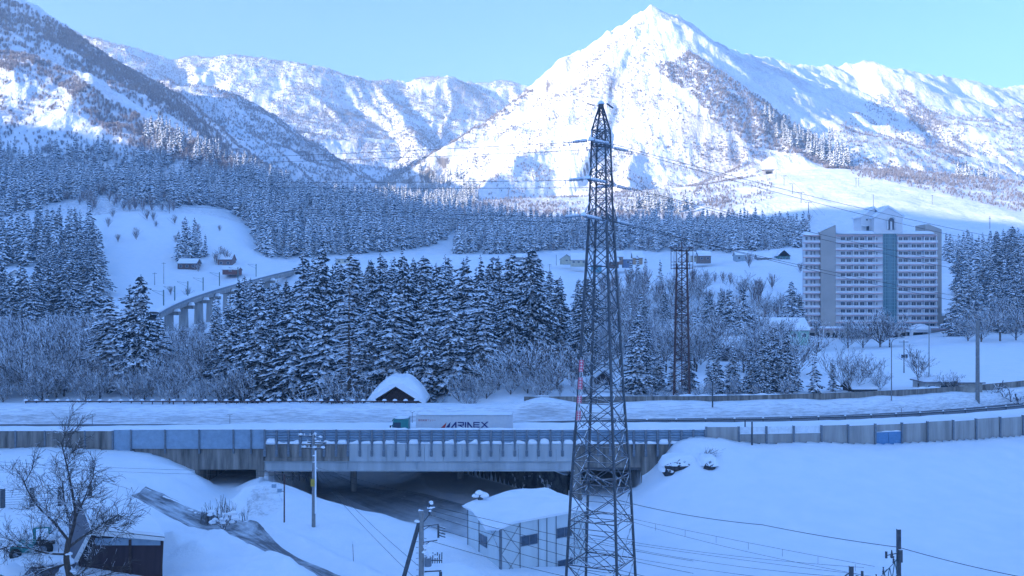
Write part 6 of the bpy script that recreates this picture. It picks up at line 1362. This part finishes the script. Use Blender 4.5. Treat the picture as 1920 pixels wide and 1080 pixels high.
for i, (px, py, Y, w_, l) in enumerate(((1275,876,112,1.7,'wide dark rock outcrop under a snow overhang right of the bridge'),(1257,881,112,.9,'pointed dark rock at the left tip of the outcrop right of the bridge'),(1331,884,110.5,.75,'small dark rock low in the snow right of the outcrop'))):
    p = P(px, py, Y); rgk = random.Random(i+3); V = []; Fr = []; m = 9
    zb_ = h1(p.x, Y); t = thing('rock', l, 'rock', (p.x, Y, zb_)); mb = MB(); rows = []
    for j in range(6):
        ph = j/5; rows.append([Vector((cos(2*pi*k/m)*w_*sin(pi*ph*.9+.15)*rgk.uniform(.75,1.2), sin(2*pi*k/m)*.9*sin(pi*ph*.9+.15)*rgk.uniform(.8,1.1), (ph-.5)*1.5*rgk.uniform(.8,1.2)*(w_**.3))) for k in range(m)])
    mb.loft(rows, close=True).build('stone', M_ROCK, t); cushion(MB(), -w_*1.25, w_*1.3, -.25, 2.6, .12, .95, i).build('snow_cap', M_SNOWSOFT, t, True)
# dirty ploughed heap right of the box tunnel
rows = []
for i in range(25):
    r = []
    for j in range(25):
        u, v = i/24, j/24; x = (455+85*u-960)/F*(98+11*v); y = 98+11*v; e = max(0, sin(pi*u)*sin(pi*v)+.25*n1(x*1.1+y*.4,1,8)*min(1,6*min(u,1-u,v,1-v)))**1.1*min(1,8*min(u,1-u,v,1-v)); z = float(Hfast(np.array([x]), np.array([y]))[0])
        r.append(Vector((x, y, z-.14+e*(.6+.35*n1(x*1.3+y*.7,1,2)+.25*n1(x*3-y*2,1,5)))))
    rows.append(r)
struct('snow_bank', MB().loft(rows), mat_snow('gritty_snow', 1.2, dirty=1.0, scale=2.0), True)
# ------------------------------------------------------------------ ski lift on the slope
def gpt(px, Y): x = (px-960)/F*Y; return Vector((x, Y, float(Hfast(np.array([x]), np.array([Y]))[0])))
for px, Y, l, w_ in ((1440,1000,'upper lift station hut on the ski slope, left one',9),(1503,1090,'small hut at the top of the ski slope, right one',8)):
    p = gpt(px, Y); t = thing('lift_station', l, 'hut', p); MB().box(-w_/2,w_/2,-3,3,-1,4).build('wall', M_CONC, t); MB().box(-w_/2-1,w_/2+1,-4,4,4.002,4.4).build('roof', M_WOOD, t); cushion(MB(), -w_/2-1, w_/2+1, -4, 4, 4.42, 1.1).build('roof_snow', M_SNOW, t, True); MB().box(-w_/3,w_/3,-3.1,-3.01,0,2.8).build('opening', M_DARK, t)
lt = [gpt(a, Y) for a, Y in ((1440,1000),(1455,955),(1470,915),(1486,870),(1502,825),(1516,780),(1540,720))]
for k, p in enumerate(lt[1:-1]):
    t = thing('lift_tower', ('topmost','second','third','fourth','lowest')[k]+' steel tower of the chairlift on the ski slope', 'lift tower', p); MB().bar((0,0,-1),(0,0,9),.28,.2,n=8).build('mast', M_STEEL, t); MB().box(-2.6,2.6,-.15,.15,8.7,9).build('crossarm', M_STEEL, t)
for s_ in (-2.4, 2.4):
    mb = MB(); mb.path([p+Vector((s_,0,8.6)) for p in lt], .07, 4); tag(mb.build('lift_cable', M_WIRE), 'cable of the chairlift climbing the ski slope', 'cable', 'chairlift cables')
for px, Y, l in ((1605,880,'left post of the twin posts on the right ski slope'),(1610,880,'right post of the twin posts on the right ski slope'),(1856,700,'lone tall post on the lower right ski slope'),(1748,800,'lone short post on the middle of the right ski slope')):
    p = gpt(px, Y); t = thing('slope_post', l, 'post', p); MB().bar((0,0,-1),(0,0,8 if px < 1800 else 9),.22,.18,n=6).build('post', M_STEEL, t); MB().box(-.8,.8,-.1,.1,7.2,7.5).build('crossbar', M_STEEL, t)
# ------------------------------------------------------------------ winter haze in the valley air
hz = MB().box(-4500, 4500, -4500, 4500, -60, 830)
hm = bpy.data.materials.new('haze'); hm.use_nodes = True; t = hm.node_tree; t.nodes.clear()
pv = t.nodes.new('ShaderNodeVolumePrincipled'); pv.inputs['Color'].default_value = (.70, .88, 1, 1); pv.inputs['Density'].default_value = .00019; pv.inputs['Anisotropy'].default_value = .3
ho = t.nodes.new('ShaderNodeOutputMaterial'); t.links.new(pv.outputs[0], ho.inputs['Volume'])
hb = hz.build('haze', hm); hb['kind'] = 'stuff'; hb.data.materials[0] = hm
